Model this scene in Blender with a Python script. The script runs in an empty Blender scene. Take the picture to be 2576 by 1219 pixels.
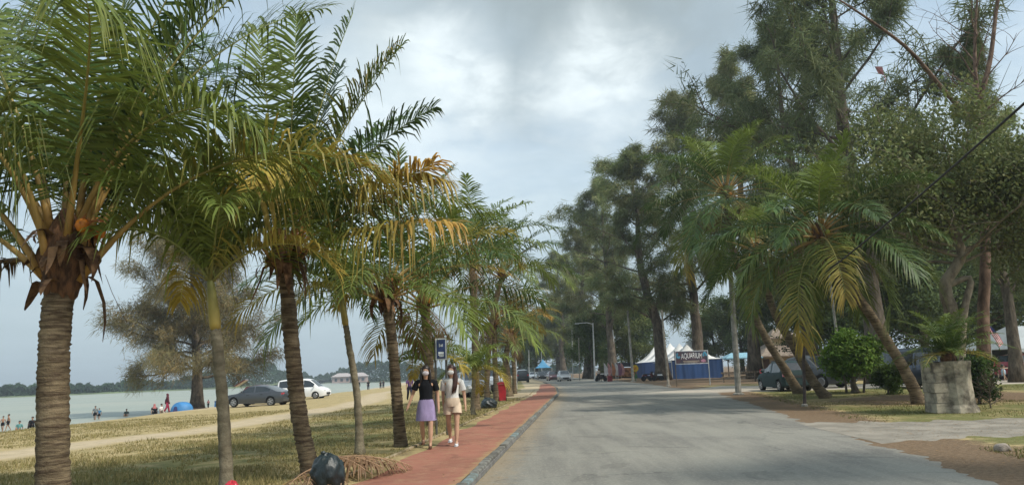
import bpy, bmesh, math, random
import numpy as np
from mathutils import Vector, Matrix

# ------------------------------------------------------------------ camera, sky, sun, exposure
SC = bpy.context.scene
COL = SC.collection
R = math.radians
W, H, F = 2575.0, 1219.0, 1860.0          # picture size and focal length in the same unit
CAMZ = 1.40
PITCH, ROLL = R(10.0), R(-2.0)
camd = bpy.data.cameras.new('camera')
cam = bpy.data.objects.new('camera', camd)
COL.objects.link(cam)
camd.sensor_width = 36.0
camd.lens = 36.0 * F / W
camd.clip_start, camd.clip_end = 0.1, 9000
CM = Matrix.Translation((0, 0, CAMZ)) @ Matrix.Rotation(R(90) + PITCH, 4, 'X') @ Matrix.Rotation(ROLL, 4, 'Z')
cam.matrix_world = CM
SC.camera = cam

SUN_EL, SUN_AZ = R(50), R(122)              # azimuth clockwise from +Y (ahead) to +X (right)
sdir = Vector((math.sin(SUN_AZ) * math.cos(SUN_EL), math.cos(SUN_AZ) * math.cos(SUN_EL), math.sin(SUN_EL)))
ld = bpy.data.lights.new('sun', 'SUN')
ld.energy = 2.5
ld.angle = R(4.0)
ld.color = (1.0, 0.94, 0.84)
sun = bpy.data.objects.new('sun', ld)
COL.objects.link(sun)
sun.rotation_euler = sdir.to_track_quat('Z', 'Y').to_euler()
sun.location = (20, 20, 60)

SC.view_settings.view_transform = 'Standard'
SC.view_settings.look = 'None'
SC.view_settings.gamma = 1
SC.view_settings.use_curve_mapping = False
SC.view_settings.exposure = 0.64
SC.render.engine = 'CYCLES'
SC.cycles.use_denoising = True
SC.cycles.max_bounces = 6
SC.cycles.diffuse_bounces = 3
SC.cycles.glossy_bounces = 2
SC.cycles.transmission_bounces = 3
SC.cycles.transparent_max_bounces = 6
SC.cycles.volume_bounces = 0
SC.cycles.volume_step_rate = 4


class NT:
    """tiny node-tree writer"""
    def __init__(s, nt):
        s.nt = nt
    def n(s, typ, **kw):
        nd = s.nt.nodes.new(typ)
        ins = kw.pop('ins', {})
        for k, v in kw.items():
            setattr(nd, k, v)
        for k, v in ins.items():
            if isinstance(v, bpy.types.NodeSocket):
                s.nt.links.new(v, nd.inputs[k])
            else:
                nd.inputs[k].default_value = v
        return nd
    def math(s, op, a, b=0.0, c=0.0, clamp=False):
        return s.n('ShaderNodeMath', operation=op, use_clamp=clamp, ins={0: a, 1: b, 2: c}).outputs[0]
    def vmath(s, op, a, b=(0, 0, 0), out=0):
        return s.n('ShaderNodeVectorMath', operation=op, ins={0: a, 1: b}).outputs[out]
    def mix(s, f, a, b, mode='MIX'):
        nd = s.n('ShaderNodeMix', data_type='RGBA', blend_type=mode, clamp_factor=True)
        for i, v in ((0, f), (6, a), (7, b)):
            if isinstance(v, bpy.types.NodeSocket):
                s.nt.links.new(v, nd.inputs[i])
            else:
                nd.inputs[i].default_value = v if i == 0 else tuple(v)[:3] + (1,)
        return nd.outputs[2]
    def noise(s, vec, scale, detail=4, rough=.55, dist=0.0, out=0):
        return s.n('ShaderNodeTexNoise', ins={'Vector': vec, 'Scale': scale, 'Detail': detail, 'Roughness': rough, 'Distortion': dist}).outputs[out]
    def ramp(s, f, lo, hi, a=0.0, b=1.0, smooth=True):
        return s.n('ShaderNodeMapRange', interpolation_type='SMOOTHSTEP' if smooth else 'LINEAR',
                   ins={0: f, 1: lo, 2: hi, 3: a, 4: b}).outputs[0]
    def link(s, a, b):
        s.nt.links.new(a, b)


world = bpy.data.worlds.new('World')
SC.world = world
world.use_nodes = True
wt = world.node_tree
wt.nodes.clear()
w = NT(wt)
sky = w.n('ShaderNodeTexSky', sky_type='NISHITA', sun_disc=False, sun_elevation=SUN_EL, sun_rotation=SUN_AZ,
          altitude=0, air_density=1.3, dust_density=3.0, ozone_density=1.0)
tc = w.n('ShaderNodeTexCoord').outputs['Generated']
dirn = w.vmath('NORMALIZE', tc)
sep = w.n('ShaderNodeSeparateXYZ', ins={0: dirn})
zz = w.math('MAXIMUM', sep.outputs[2], 0.0)
den = w.math('ADD', zz, 0.22)
flat = w.n('ShaderNodeCombineXYZ', ins={0: w.math('DIVIDE', sep.outputs[0], den), 1: w.math('DIVIDE', sep.outputs[1], den), 2: 0.0}).outputs[0]
big = w.noise(flat, 1.3, 5, .55, .4)
small = w.noise(flat, 3.4, 6, .58, .5)
fine = w.noise(flat, 7.0, 6, .6, .3)


def skydir(u, v):
    d = CM.to_3x3() @ Vector(((u - W / 2) / F, (H / 2 - v) / F, -1))
    return d.normalized()


def blob(u, v, r0, r1, wob=.10):
    """a single cloud lying in one direction of the sky: 1 in the middle, 0 outside"""
    d = w.n('ShaderNodeVectorMath', operation='DISTANCE', ins={0: dirn, 1: skydir(u, v)}).outputs['Value']
    d = w.math('ADD', d, w.math('MULTIPLY', w.math('SUBTRACT', small, .5), wob * 2))
    return w.ramp(d, r0, r1, 1.0, 0.0)


dark = w.math('MAXIMUM', blob(1480, -60, .06, .30, .14), w.math('MULTIPLY', blob(1180, -190, .06, .34, .16), .8))
dark = w.math('MAXIMUM', dark, w.math('MULTIPLY', blob(1700, -10, .03, .2, .12), .7))
puff = w.math('MAXIMUM', blob(1110, 180, .01, .12, .09), w.math('MULTIPLY', blob(1500, 215, .02, .13, .09), .95))
puff = w.math('MAXIMUM', puff, w.math('MULTIPLY', blob(1000, 330, .01, .22, .12), .7))
S = 10.0     # the Background below runs at 0.1
hazec = (.335 * S, .415 * S, .455 * S, 1)
midc = (.47 * S, .56 * S, .61 * S, 1)
brt = (.64 * S, .71 * S, .735 * S, 1)
drk = (.25 * S, .30 * S, .32 * S, 1)
blue = w.mix(.6, sky.outputs[0], (.41 * S, .52 * S, .60 * S, 1))
c = w.mix(w.ramp(big, .40, .66), blue, midc)
c = w.mix(w.math('MULTIPLY', w.ramp(small, .46, .80), .34), c, brt)
c = w.mix(w.math('MULTIPLY', dark, w.ramp(fine, .1, .6, .75, 1.0)), c, drk)
c = w.mix(w.math('MULTIPLY', puff, w.ramp(fine, .25, .65, .40, 1.0)), c, brt)
c = w.mix(w.ramp(sep.outputs[2], .02, .30, .80, 0.0), c, hazec)
bg = w.n('ShaderNodeBackground', ins={0: c, 1: 0.1})
wo = w.n('ShaderNodeOutputWorld', ins={0: bg.outputs[0]})

# ------------------------------------------------------------------ helpers
rnd = random.Random(7)
C3 = np.array(CM.to_3x3())


def ray(u, v):
    d = C3 @ np.array([(u - W / 2) / F, (H / 2 - v) / F, -1.0])
    return d / d[1]


def at(u, v, y):
    d = ray(u, v) * y
    return np.array([d[0], y, CAMZ + d[2]])


def gp(u, v, z=0.0):
    d = ray(u, v)
    t = (z - CAMZ) / d[2]
    return np.array([d[0] * t, t, z])


def hexc(h):
    h = h.lstrip('#')
    c = [int(h[i:i + 2], 16) / 255 for i in (0, 2, 4)]
    return tuple(x / 12.92 if x <= .04045 else ((x + .055) / 1.055) ** 2.4 for x in c)


MATS = {}


def mat(name, col, rough=.7, var=.25, scale=6.0, bump=0.0, bscale=40.0, spec=.5, metal=0.0, coat=0.0, stretch=None,
        col2=None, attr=None, transl=0.0, coord='Object', emis=None):
    """procedural material: base colour broken up by noise (col -> col2), optional bump, translucency, vertex tint"""
    if name in MATS:
        return MATS[name]
    m = bpy.data.materials.new(name)
    m.use_nodes = True
    nt = m.node_tree
    nt.nodes.clear()
    s = NT(nt)
    co = s.n('ShaderNodeTexCoord').outputs[coord]
    if stretch:
        co = s.n('ShaderNodeMapping', ins={0: co, 3: stretch}).outputs[0]
    nz = s.noise(co, scale, 5, .6)
    c2 = col2 or tuple(x * (1 - var) for x in col)
    c1 = col if col2 else tuple(min(1, x * (1 + var)) for x in col)
    base = s.mix(s.ramp(nz, .35, .65), c1, c2)
    if attr:
        a = s.n('ShaderNodeAttribute', attribute_name=attr).outputs['Color']
        base = s.mix(1.0, base, a, 'MULTIPLY')
    p = s.n('ShaderNodeBsdfPrincipled', ins={'Base Color': base, 'Roughness': rough, 'Metallic': metal, 'Specular IOR Level': spec,
                                             'Coat Weight': coat, 'Coat Roughness': .06})
    if bump:
        b = s.n('ShaderNodeBump', ins={'Height': s.noise(co, bscale, 4, .6), 'Strength': bump, 'Distance': .02})
        s.link(b.outputs[0], p.inputs['Normal'])
    sh = p.outputs[0]
    if transl:
        t = s.n('ShaderNodeBsdfTranslucent', ins={'Color': s.mix(.35, base, (1.0, .95, .35), 'MULTIPLY')})
        sh = s.n('ShaderNodeMixShader', ins={0: transl, 1: sh, 2: t.outputs[0]}).outputs[0]
    if emis:
        p.inputs['Emission Color'].default_value = tuple(emis[:3]) + (1,)
        p.inputs['Emission Strength'].default_value = emis[3]
    s.n('ShaderNodeOutputMaterial', ins={0: sh})
    MATS[name] = m
    return m


def tag(o, label=None, cat=None, group=None, kind=None):
    if label:
        o['label'] = label
    if cat:
        o['category'] = cat
    if group:
        o['group'] = group
    if kind:
        o['kind'] = kind
    return o


def root_of(o):
    while o.parent:
        o = o.parent
    return o


def empty(name, loc, rz=0.0):
    o = bpy.data.objects.new(name, None)
    COL.objects.link(o)
    o.location = tuple(float(x) for x in loc)
    o.rotation_euler = (0, 0, rz)
    o.empty_display_size = .2
    return o


def thing(name, loc, label, cat, group=None, rz=0.0):
    return tag(empty(name, loc, rz), label, cat, group)


def mesh(name, V, Fs, m, parent=None, col=None, smooth=False, local=False, loc=None):
    """link one mesh object. V in world coordinates unless local; parts are moved into their thing's frame."""
    V = np.asarray(V, dtype=np.float64).reshape(-1, 3)
    if parent is not None and not local:
        V = V - np.array(root_of(parent).location)
    if loc is not None:
        V = V - np.asarray(loc)
    me = bpy.data.meshes.new(name)
    if isinstance(Fs, np.ndarray):
        k = Fs.shape[1]
        nf = Fs.shape[0]
        me.vertices.add(len(V))
        me.vertices.foreach_set('co', V.astype(np.float32).ravel())
        me.loops.add(nf * k)
        me.loops.foreach_set('vertex_index', Fs.astype(np.int32).ravel())
        me.polygons.add(nf)
        me.polygons.foreach_set('loop_start', np.arange(0, nf * k, k, dtype=np.int32))
        me.update(calc_edges=True)
    else:
        usedv = np.unique(np.fromiter((i for f in Fs for i in f), dtype=np.int64))
        if len(usedv) < len(V):              # drop loose points
            remap = np.zeros(len(V), dtype=np.int64)
            remap[usedv] = np.arange(len(usedv))
            Fs = [tuple(remap[i] for i in f) for f in Fs]
            V = V[usedv]
            if col is not None and np.ndim(col) == 2:
                col = np.asarray(col)[usedv]
        me.from_pydata(V.tolist(), [], [tuple(int(i) for i in f) for f in Fs])
        me.update()
    if col is not None:
        ca = me.color_attributes.new('tint', 'FLOAT_COLOR', 'POINT')
        cc = np.ones((len(V), 4), dtype=np.float32)
        cc[:, :3] = col
        ca.data.foreach_set('color', cc.ravel())
    if smooth:
        me.polygons.foreach_set('use_smooth', np.ones(len(me.polygons), dtype=bool))
    if m is not None:
        me.materials.append(m)
    o = bpy.data.objects.new(name, me)
    COL.objects.link(o)
    if parent is not None:
        o.parent = parent
    elif loc is not None:
        o.location = tuple(float(x) for x in loc)
    return o


def dup(o, parent=None):
    c_ = o.copy()
    COL.objects.link(c_)
    c_.parent = parent
    for ch in list(o.children):
        dup(ch, c_)
    return c_


class MB:
    """collects shapes that make up ONE part"""
    def __init__(s):
        s.V, s.F, s.n, s.C = [], [], 0, []
    def add(s, V, Fs, col=(1, 1, 1)):
        V = np.asarray(V, float).reshape(-1, 3)
        s.F += [tuple(int(i) + s.n for i in f) for f in Fs]
        s.V.append(V)
        s.C.append(np.broadcast_to(np.asarray(col, float), (len(V), 3)))
        s.n += len(V)
        return s
    def box(s, c, d, rz=0.0, top=1.0, tilt=None, col=(1, 1, 1)):
        x, y, z = np.asarray(d, float) / 2
        v = np.array([[-x, -y, -z], [x, -y, -z], [x, y, -z], [-x, y, -z], [-x * top, -y * top, z], [x * top, -y * top, z], [x * top, y * top, z], [-x * top, y * top, z]])
        if tilt is not None:
            v = v @ np.array(Matrix.Rotation(tilt[0], 3, tilt[1])).T
        if rz:
            v = v @ np.array(Matrix.Rotation(rz, 3, 'Z')).T
        return s.add(v + np.asarray(c, float), [(0, 3, 2, 1), (4, 5, 6, 7), (0, 1, 5, 4), (1, 2, 6, 5), (2, 3, 7, 6), (3, 0, 4, 7)], col)
    def tube(s, P, r, n=8, cap=True, col=(1, 1, 1)):
        V, Fs = tube(P, r, n, cap)
        return s.add(V, Fs, col)
    def lathe(s, prof, n=16, c=(0, 0, 0), axis='Z', sx=1, sy=1, col=(1, 1, 1)):
        V, Fs = [], []
        for (r_, z_) in prof:
            for k in range(n):
                a = 2 * math.pi * k / n
                V.append((r_ * math.cos(a) * sx, r_ * math.sin(a) * sy, z_))
        V = np.array(V)
        if axis == 'X':
            V = V[:, [2, 0, 1]]
        elif axis == 'Y':
            V = V[:, [1, 2, 0]]
        m_ = len(prof)
        for i in range(m_ - 1):
            for k in range(n):
                Fs.append((i * n + k, i * n + (k + 1) % n, (i + 1) * n + (k + 1) % n, (i + 1) * n + k))
        Fs.append(tuple(range(n - 1, -1, -1)))
        Fs.append(tuple((m_ - 1) * n + k for k in range(n)))
        return s.add(V + np.asarray(c, float), Fs, col)
    def ball(s, c, r, n=10, col=(1, 1, 1)):
        r = np.broadcast_to(np.asarray(r, float), (3,))
        V, Fs = [], []
        for i in range(n // 2 + 1):
            t = math.pi * i / (n // 2)
            for k in range(n):
                a = 2 * math.pi * k / n
                V.append((r[0] * math.sin(t) * math.cos(a), r[1] * math.sin(t) * math.sin(a), r[2] * math.cos(t)))
        for i in range(n // 2):
            for k in range(n):
                Fs.append((i * n + k, (i + 1) * n + k, (i + 1) * n + (k + 1) % n, i * n + (k + 1) % n))
        return s.add(np.array(V) + np.asarray(c, float), Fs, col)
    def build(s, name, m, parent=None, smooth=False, local=False, loc=None):
        return mesh(name, np.concatenate(s.V), s.F, m, parent, np.concatenate(s.C), smooth, local, loc)


def norm(v):
    v = np.asarray(v, float)
    return v / (np.linalg.norm(v, axis=-1, keepdims=True) + 1e-12)


def tube(P, r, n=8, cap=True):
    P = np.asarray(P, float)
    k = len(P)
    r = np.broadcast_to(np.asarray(r, float), (k,))
    T = norm(np.gradient(P, axis=0))
    ref = np.array([0, 0, 1.0]) if abs(T[0][2]) < .8 else np.array([1.0, 0, 0])
    V = []
    a = np.arange(n) * 2 * math.pi / n
    u = norm(np.cross(T[0], ref))
    for i in range(k):
        u = norm(u - T[i] * np.dot(u, T[i]))
        b = np.cross(T[i], u)
        V.append(P[i] + r[i] * (np.cos(a)[:, None] * u + np.sin(a)[:, None] * b))
    V = np.concatenate(V)
    Fs = []
    for i in range(k - 1):
        for j in range(n):
            Fs.append((i * n + j, i * n + (j + 1) % n, (i + 1) * n + (j + 1) % n, (i + 1) * n + j))
    if cap:
        Fs.append(tuple(range(n - 1, -1, -1)))
        Fs.append(tuple((k - 1) * n + j for j in range(n)))
    return V, Fs


def spline(pts, n):
    """Catmull-Rom through pts"""
    P = np.asarray(pts, float)
    P = np.vstack([2 * P[0] - P[1], P, 2 * P[-1] - P[-2]])
    out = []
    m_ = len(P) - 3
    for t in np.linspace(0, m_ - 1e-6, n):
        i = int(t)
        f = t - i
        a, b, c_, d = P[i:i + 4]
        out.append(.5 * ((2 * b) + (-a + c_) * f + (2 * a - 5 * b + 4 * c_ - d) * f * f + (-a + 3 * b - 3 * c_ + d) * f ** 3))
    return np.array(out)


def text_mesh(body, size, width=1.0):
    cu = bpy.data.curves.new('t', 'FONT')
    cu.body = body
    cu.size = size
    cu.align_x = 'CENTER'
    cu.align_y = 'CENTER'
    o = bpy.data.objects.new('t', cu)
    COL.objects.link(o)
    dg = bpy.context.evaluated_depsgraph_get()
    me = bpy.data.meshes.new_from_object(o.evaluated_get(dg))
    V = np.array([v.co[:] for v in me.vertices])
    Fs = [tuple(p.vertices) for p in me.polygons]
    bpy.data.objects.remove(o)
    bpy.data.curves.remove(cu)
    bpy.data.meshes.remove(me)
    V[:, 0] *= width
    return V, Fs


def smooth01(x, a, b):
    t = np.clip((np.asarray(x, float) - a) / (b - a), 0, 1)
    return t * t * (3 - 2 * t)


def vnoise(x, y, seed=0):
    """cheap smooth value noise"""
    x = np.asarray(x, float)
    y = np.asarray(y, float)
    xi, yi = np.floor(x), np.floor(y)
    fx, fy = x - xi, y - yi
    fx, fy = fx * fx * (3 - 2 * fx), fy * fy * (3 - 2 * fy)
    def h(a, b):
        t = np.sin(a * 127.1 + b * 311.7 + seed * 74.7) * 43758.5453
        return t - np.floor(t)
    return (h(xi, yi) * (1 - fx) + h(xi + 1, yi) * fx) * (1 - fy) + (h(xi, yi + 1) * (1 - fx) + h(xi + 1, yi + 1) * fx) * fy

# ------------------------------------------------------------------ the lie of the land
KERB = np.array([(-3.6, -25), (-1.44, 0), (2.58, 46), (3.35, 62), (3.7, 80), (3.7, 105), (3.2, 163), (0, 300), (-8, 520)], float)
REDGE = np.array([(4.6, -25), (5.3, 0), (5.75, 8.3), (7.2, 16.6), (9.2, 28), (11.4, 41), (12.1, 60), (12.6, 85), (13.0, 128), (11.6, 200), (8, 300), (1, 520)], float)
PATHW = 1.8
SHORE = np.array([gp(u, v, -1.6)[:2] for u, v in ((-300, 1130), (0, 1086), (180, 1067), (330, 1051), (430, 1036), (520, 1024), (600, 1016), (834, 992), (977, 970), (1010, 962))])
SHORE = np.vstack([[-60, -120], [-42, 0], SHORE, [-20, 700], [-20, 2500]])
TRACK = np.array([(-18, 2), (-14.5, 12), (-12.2, 17), (-11.3, 22), (-9.9, 27), (-9.6, 34), (-9.4, 42), (-10.5, 55), (-14, 75), (-15, 95)], float)


def kerbx(y):
    return np.interp(y, KERB[:, 1], KERB[:, 0])


def redgex(y):
    return np.interp(y, REDGE[:, 1], REDGE[:, 0])


def pdist(x, y, L):
    """distance to a polyline"""
    best = np.full(np.shape(x), 1e9)
    for (ax, ay), (bx, by) in zip(L[:-1], L[1:]):
        dx, dy = bx - ax, by - ay
        t = np.clip(((x - ax) * dx + (y - ay) * dy) / (dx * dx + dy * dy + 1e-9), 0, 1)
        best = np.minimum(best, np.hypot(x - ax - t * dx, y - ay - t * dy))
    return best


def shore_signed(x, y):
    """+ on land, - over water"""
    o = np.argsort(SHORE[:, 1])
    sx = np.interp(y, SHORE[o, 1], SHORE[o, 0])
    d = pdist(x, y, SHORE)
    return np.where(x > sx, d, -d)


def height(x, y):
    x = np.asarray(x, float)
    y = np.asarray(y, float)
    left = kerbx(y) - .5 - x
    h = .085 * smooth01(left, .2, 1.1)
    h = h - .021 * np.clip(left - 3, 0, 34)
    s = shore_signed(x, y)
    t = smooth01(s, -2, 16)
    h = np.where(s < 16, h * t + (1 - t) * (-1.6 + np.minimum(s, 0) * .06), h)
    h = np.maximum(h, -6)
    lumps = (vnoise(x * .35, y * .35, 1) - .5) * .10 + (vnoise(x * 1.1, y * 1.1, 2) - .5) * .035
    h = h + lumps * smooth01(left, 2.6, 6) * smooth01(s, 0, 6)
    rr = x - redgex(y)
    h = h + (vnoise(x * .5, y * .5, 3) * .07) * smooth01(rr, .3, 2.5) * (1 - smooth01(y, 34, 36) * (1 - smooth01(y, 50, 52))) * (1 - smooth01(y, 11, 12.3) * (1 - smooth01(y, 17.5, 19.5)))
    return h


def hz(x, y):
    return float(height(np.array([x]), np.array([y]))[0])


def ground_at(u, v):
    """where the picture's ray meets the ground"""
    d = ray(u, v)
    t = gp(u, v, 0)[1]
    for _ in range(25):
        z = hz(d[0] * t, t)
        t += ((z - CAMZ) / d[2] - t) * .6
    return np.array([d[0] * t, t, hz(d[0] * t, t)])


def on(x, y, dz=0.0):
    return np.array([x, y, hz(x, y) + dz])


def px(u, y):
    """a point of the ground at distance y under picture column u (taken near the horizon)"""
    p = at(u, 960, y)
    return on(p[0], y)


xs = np.concatenate([-np.geomspace(3500, 62, 26), np.arange(-60, -14, 1.0), np.arange(-14, 22, .4), np.arange(22, 60, 1.2), np.geomspace(62, 3500, 26)])
ys = np.concatenate([np.arange(-40, 2, 3.0), np.arange(2, 46, .4), np.arange(46, 120, 1.4), np.geomspace(122, 6000, 44)])
X, Y = np.meshgrid(xs, ys)
Z = height(X, Y)
left = kerbx(Y) - PATHW - X
ss = shore_signed(X, Y)
trk = pdist(X, Y, TRACK)
sand = np.clip(1 - smooth01(ss, 5, 15), 0, 1)
sand = np.maximum(sand, (1 - smooth01(trk, .3, 2.4)) * .80)
sand = np.maximum(sand, .55 * (1 - smooth01(np.hypot((X + 24) / 9, (Y - 58) / 7), .5, 1.2)))
sand = np.where(left < 0, 0, sand)
sand = np.maximum(sand, np.where((left < 1.2) & (Y > 40) & (X < kerbx(Y) + 1), .7, 0))
rr = X - redgex(Y)
litter = (1 - smooth01(rr, .4, 2.0)) * (rr > -2)
litter = np.maximum(litter, .9 * (rr > -1) * (1 - smooth01(np.hypot((X - 16) / 7, (Y - 26) / 5), .4, 1.2)))
litter = np.maximum(litter, np.where(rr > 0, .85 * smooth01(Y, 46, 60), 0))
litter = np.maximum(litter, np.where((rr > 0) & (Y < 12), .6, 0))
litter = np.maximum(litter, (1 - smooth01(np.abs(left), .0, .45)) * .55)
green = np.where(left > 0, .14 + .55 * np.exp(-((left - 3.2) / 3.4) ** 2), .35)
green = np.where((rr > 0) & (Y < 40), np.maximum(green, .8 * (1 - litter)), green)
nx, ny = len(xs), len(ys)
idx = np.arange(nx * ny).reshape(ny, nx)
GF = np.stack([idx[:-1, :-1], idx[:-1, 1:], idx[1:, 1:], idx[1:, :-1]], -1).reshape(-1, 4)
zone = np.stack([sand, litter, green], -1).reshape(-1, 3)


def ground_material():
    m = bpy.data.materials.new('ground')
    m.use_nodes = True
    m.node_tree.nodes.clear()
    s = NT(m.node_tree)
    co = s.n('ShaderNodeTexCoord').outputs['Object']
    z = s.n('ShaderNodeSeparateColor', ins={0: s.n('ShaderNodeAttribute', attribute_name='tint').outputs['Color']})
    n1 = s.noise(co, .35, 5, .6, .4)
    n2 = s.noise(co, 2.2, 6, .65, .3)
    n3 = s.noise(co, 14, 5, .7)
    n4 = s.noise(co, 60, 4, .7)
    dry = s.mix(s.ramp(n2, .3, .7), hexc('#b09d74'), hexc('#958861'))
    grn = s.mix(s.ramp(n3, .35, .65), hexc('#767748'), hexc('#595e36'))
    f = s.math('ADD', z.outputs[2], s.math('ADD', s.math('MULTIPLY', s.math('SUBTRACT', n1, .5), 1.5), s.math('MULTIPLY', s.math('SUBTRACT', n2, .5), 1.1)))
    g = s.mix(s.ramp(f, .25, .85), dry, grn)
    g = s.mix(s.math('MULTIPLY', s.ramp(n4, .45, .75), .35), g, hexc('#b7a67c'))
    lit = s.mix(s.ramp(n3, .3, .7), hexc('#85705a'), hexc('#5e4f3e'))
    lit = s.mix(s.math('MULTIPLY', s.ramp(n4, .5, .7), .5), lit, hexc('#a89478'))
    f2 = s.math('ADD', z.outputs[1], s.math('ADD', s.math('MULTIPLY', s.math('SUBTRACT', n2, .5), .9), s.math('MULTIPLY', s.math('SUBTRACT', n3, .5), .6)))
    g = s.mix(s.ramp(f2, .35, .75), g, lit)
    snd = s.mix(s.ramp(n2, .3, .7), hexc('#bfae92'), hexc('#a99a7e'))
    f3 = s.math('ADD', z.outputs[0], s.math('ADD', s.math('MULTIPLY', s.math('SUBTRACT', n2, .5), 1.0), s.math('MULTIPLY', s.math('SUBTRACT', n3, .5), .5)))
    g = s.mix(s.ramp(f3, .32, .72), g, snd)
    b = s.n('ShaderNodeBump', ins={'Height': s.math('ADD', n3, s.math('MULTIPLY', n4, .6)), 'Strength': .55, 'Distance': .05})
    p = s.n('ShaderNodeBsdfPrincipled', ins={'Base Color': g, 'Roughness': .95, 'Specular IOR Level': .15, 'Normal': b.outputs[0]})
    s.n('ShaderNodeOutputMaterial', ins={0: p.outputs[0]})
    return m


tag(mesh('ground', np.stack([X, Y, Z], -1).reshape(-1, 3), GF, ground_material(), col=zone, smooth=True), kind='structure')


def strip_between(A, B, ys_, z, nseg=6, jit=0.0, seed=0):
    V, Fs = [], []
    rg = np.random.RandomState(seed)
    for y in ys_:
        a, b = A(y), B(y)
        if callable(jit):
            b = b + jit(y)
        for k in range(nseg + 1):
            V.append((a + (b - a) * k / nseg, y, z))
    for i in range(len(ys_) - 1):
        for k in range(nseg):
            q = i * (nseg + 1) + k
            Fs.append((q, q + 1, q + nseg + 2, q + nseg + 1))
    return np.array(V), np.array(Fs)


def asphalt_material(name, c1, c2, dust, edge=.7):
    m = bpy.data.materials.new(name)
    m.use_nodes = True
    m.node_tree.nodes.clear()
    s = NT(m.node_tree)
    co = s.n('ShaderNodeTexCoord').outputs['Object']
    n1 = s.noise(co, .18, 5, .6, .6)
    st = s.n('ShaderNodeMapping', ins={0: co, 3: (1.3, .12, 1), 2: (0, 0, R(-5))}).outputs[0]
    n2 = s.noise(st, 1.7, 5, .65, .2)
    n3 = s.noise(co, 5, 6, .7)
    n4 = s.noise(co, 90, 3, .7)
    c_ = s.mix(s.ramp(s.math('ADD', s.math('MULTIPLY', n1, .5), s.math('MULTIPLY', n2, .5)), .38, .62), c1, c2)
    c_ = s.mix(s.math('MULTIPLY', s.ramp(n3, .48, .72), .40), c_, dust)
    c_ = s.mix(s.math('MULTIPLY', s.ramp(n4, .42, .68), .45), c_, tuple(x * .45 for x in c1))
    wv = s.n('ShaderNodeTexVoronoi', feature='DISTANCE_TO_EDGE', ins={'Vector': s.vmath('ADD', co, s.n('ShaderNodeVectorMath', operation='SCALE', ins={0: s.noise(co, .9, 4, .6, out=1), 3: 1.6}).outputs[0]), 'Scale': .16})
    crack = s.math('MULTIPLY', s.ramp(wv.outputs['Distance'], .0, .007, 1, 0), s.ramp(n1, .40, .55))
    c_ = s.mix(s.math('MULTIPLY', crack, .75), c_, (.04, .04, .04))
    ed = s.n('ShaderNodeAttribute', attribute_name='tint').outputs['Fac']
    e = s.math('ADD', ed, s.math('MULTIPLY', s.math('SUBTRACT', n3, .5), 1.0))
    c_ = s.mix(s.math('MULTIPLY', s.ramp(e, .45, 1.0), edge), c_, hexc('#93836a'))
    n5 = s.noise(co, .5, 3, .5, 1.6)
    c_ = s.mix(s.math('MULTIPLY', s.ramp(n5, .60, .63), .30), c_, tuple(x * .5 for x in c2))
    n6 = s.noise(co, 22, 4, .75)
    c_ = s.mix(s.math('MULTIPLY', s.ramp(n6, .5, .7), .42), c_, tuple(min(1, x * 1.7) for x in c1))
    b = s.n('ShaderNodeBump', ins={'Height': s.math('ADD', n4, s.math('MULTIPLY', n3, .4)), 'Strength': .5, 'Distance': .012})
    p = s.n('ShaderNodeBsdfPrincipled', ins={'Base Color': c_, 'Roughness': .86, 'Specular IOR Level': .3, 'Normal': b.outputs[0]})
    s.n('ShaderNodeOutputMaterial', ins={0: p.outputs[0]})
    return m


yr = np.concatenate([np.arange(-25, 4, .5), np.arange(4, 46, .12), np.arange(46, 130, 1.5), np.geomspace(131, 520, 40)])


def ragged(y):
    return float((vnoise(y * 1.7, 0, 5) - .5) * .30 + (vnoise(y * .45, 3, 6) - .5) * .35 + (vnoise(y * 9.3, 1, 15) - .5) * .22)


V, Fs = strip_between(kerbx, redgex, yr, .008, 8, ragged)
V[:, 2] += np.clip((V[:, 1] - 60) / 300, 0, .05)
V[8::9, 2] = -.012
ASPH = asphalt_material('asphalt', hexc('#8c8a80'), hexc('#72706a'), hexc('#969082'))
ec = np.tile(np.array([1.0, .25, .05, 0, 0, 0, .05, .3, 1.0]), len(yr))[:, None] * np.ones((1, 3))
tag(mesh('road', V, Fs, ASPH, col=ec), kind='structure')

# the parking road behind the verge and the gravel mouth on the right
def blob_strip(pts, wid, z, n, seed, rag):
    P = spline(np.array(pts), n)
    T = norm(np.gradient(P, axis=0))
    N = np.stack([-T[:, 1], T[:, 0]], -1)
    wv_ = np.interp(np.linspace(0, 1, n), np.linspace(0, 1, len(wid)), wid)
    V_, F_ = [], []
    for i in range(n):
        a = wv_[i] / 2 + rag * (vnoise(i * .35, 1, seed) - .5)
        b_ = wv_[i] / 2 + rag * (vnoise(i * .35, 7, seed) - .5)
        for k in range(9):
            t = -a + (a + b_) * k / 8
            q = P[i] + N[i] * t
            V_.append((q[0], q[1], hz(q[0], q[1]) + (z if 0 < k < 8 else -.015)))
    for i in range(n - 1):
        for k in range(8):
            q = i * 9 + k
            F_.append((q, q + 1, q + 10, q + 9))
    return np.array(V_), np.array(F_)


V, Fs = blob_strip([(10.6, 47.5), (16, 43.5), (26, 42), (45, 42), (80, 44)], [14, 10, 9, 9, 9], .012, 60, 3, 1.0)
tag(mesh('side_road', V, Fs, asphalt_material('pale_asphalt', hexc('#b3a99a'), hexc('#9c9588'), hexc('#bcae97'), 0.0)), kind='structure')
gm = mat('gravel', hexc('#948d80'), .95, col2=hexc('#7a7468'), scale=1.5, bump=.7, bscale=55)
V, Fs = blob_strip([(6.4, 15.8), (9, 15.6), (13, 15.2), (20, 14.8), (34, 14.5)], [6.2, 4.6, 4.2, 4.2, 4.2], .004, 90, 8, .9)
tag(mesh('gravel_track', V, Fs, gm), kind='structure')

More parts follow.
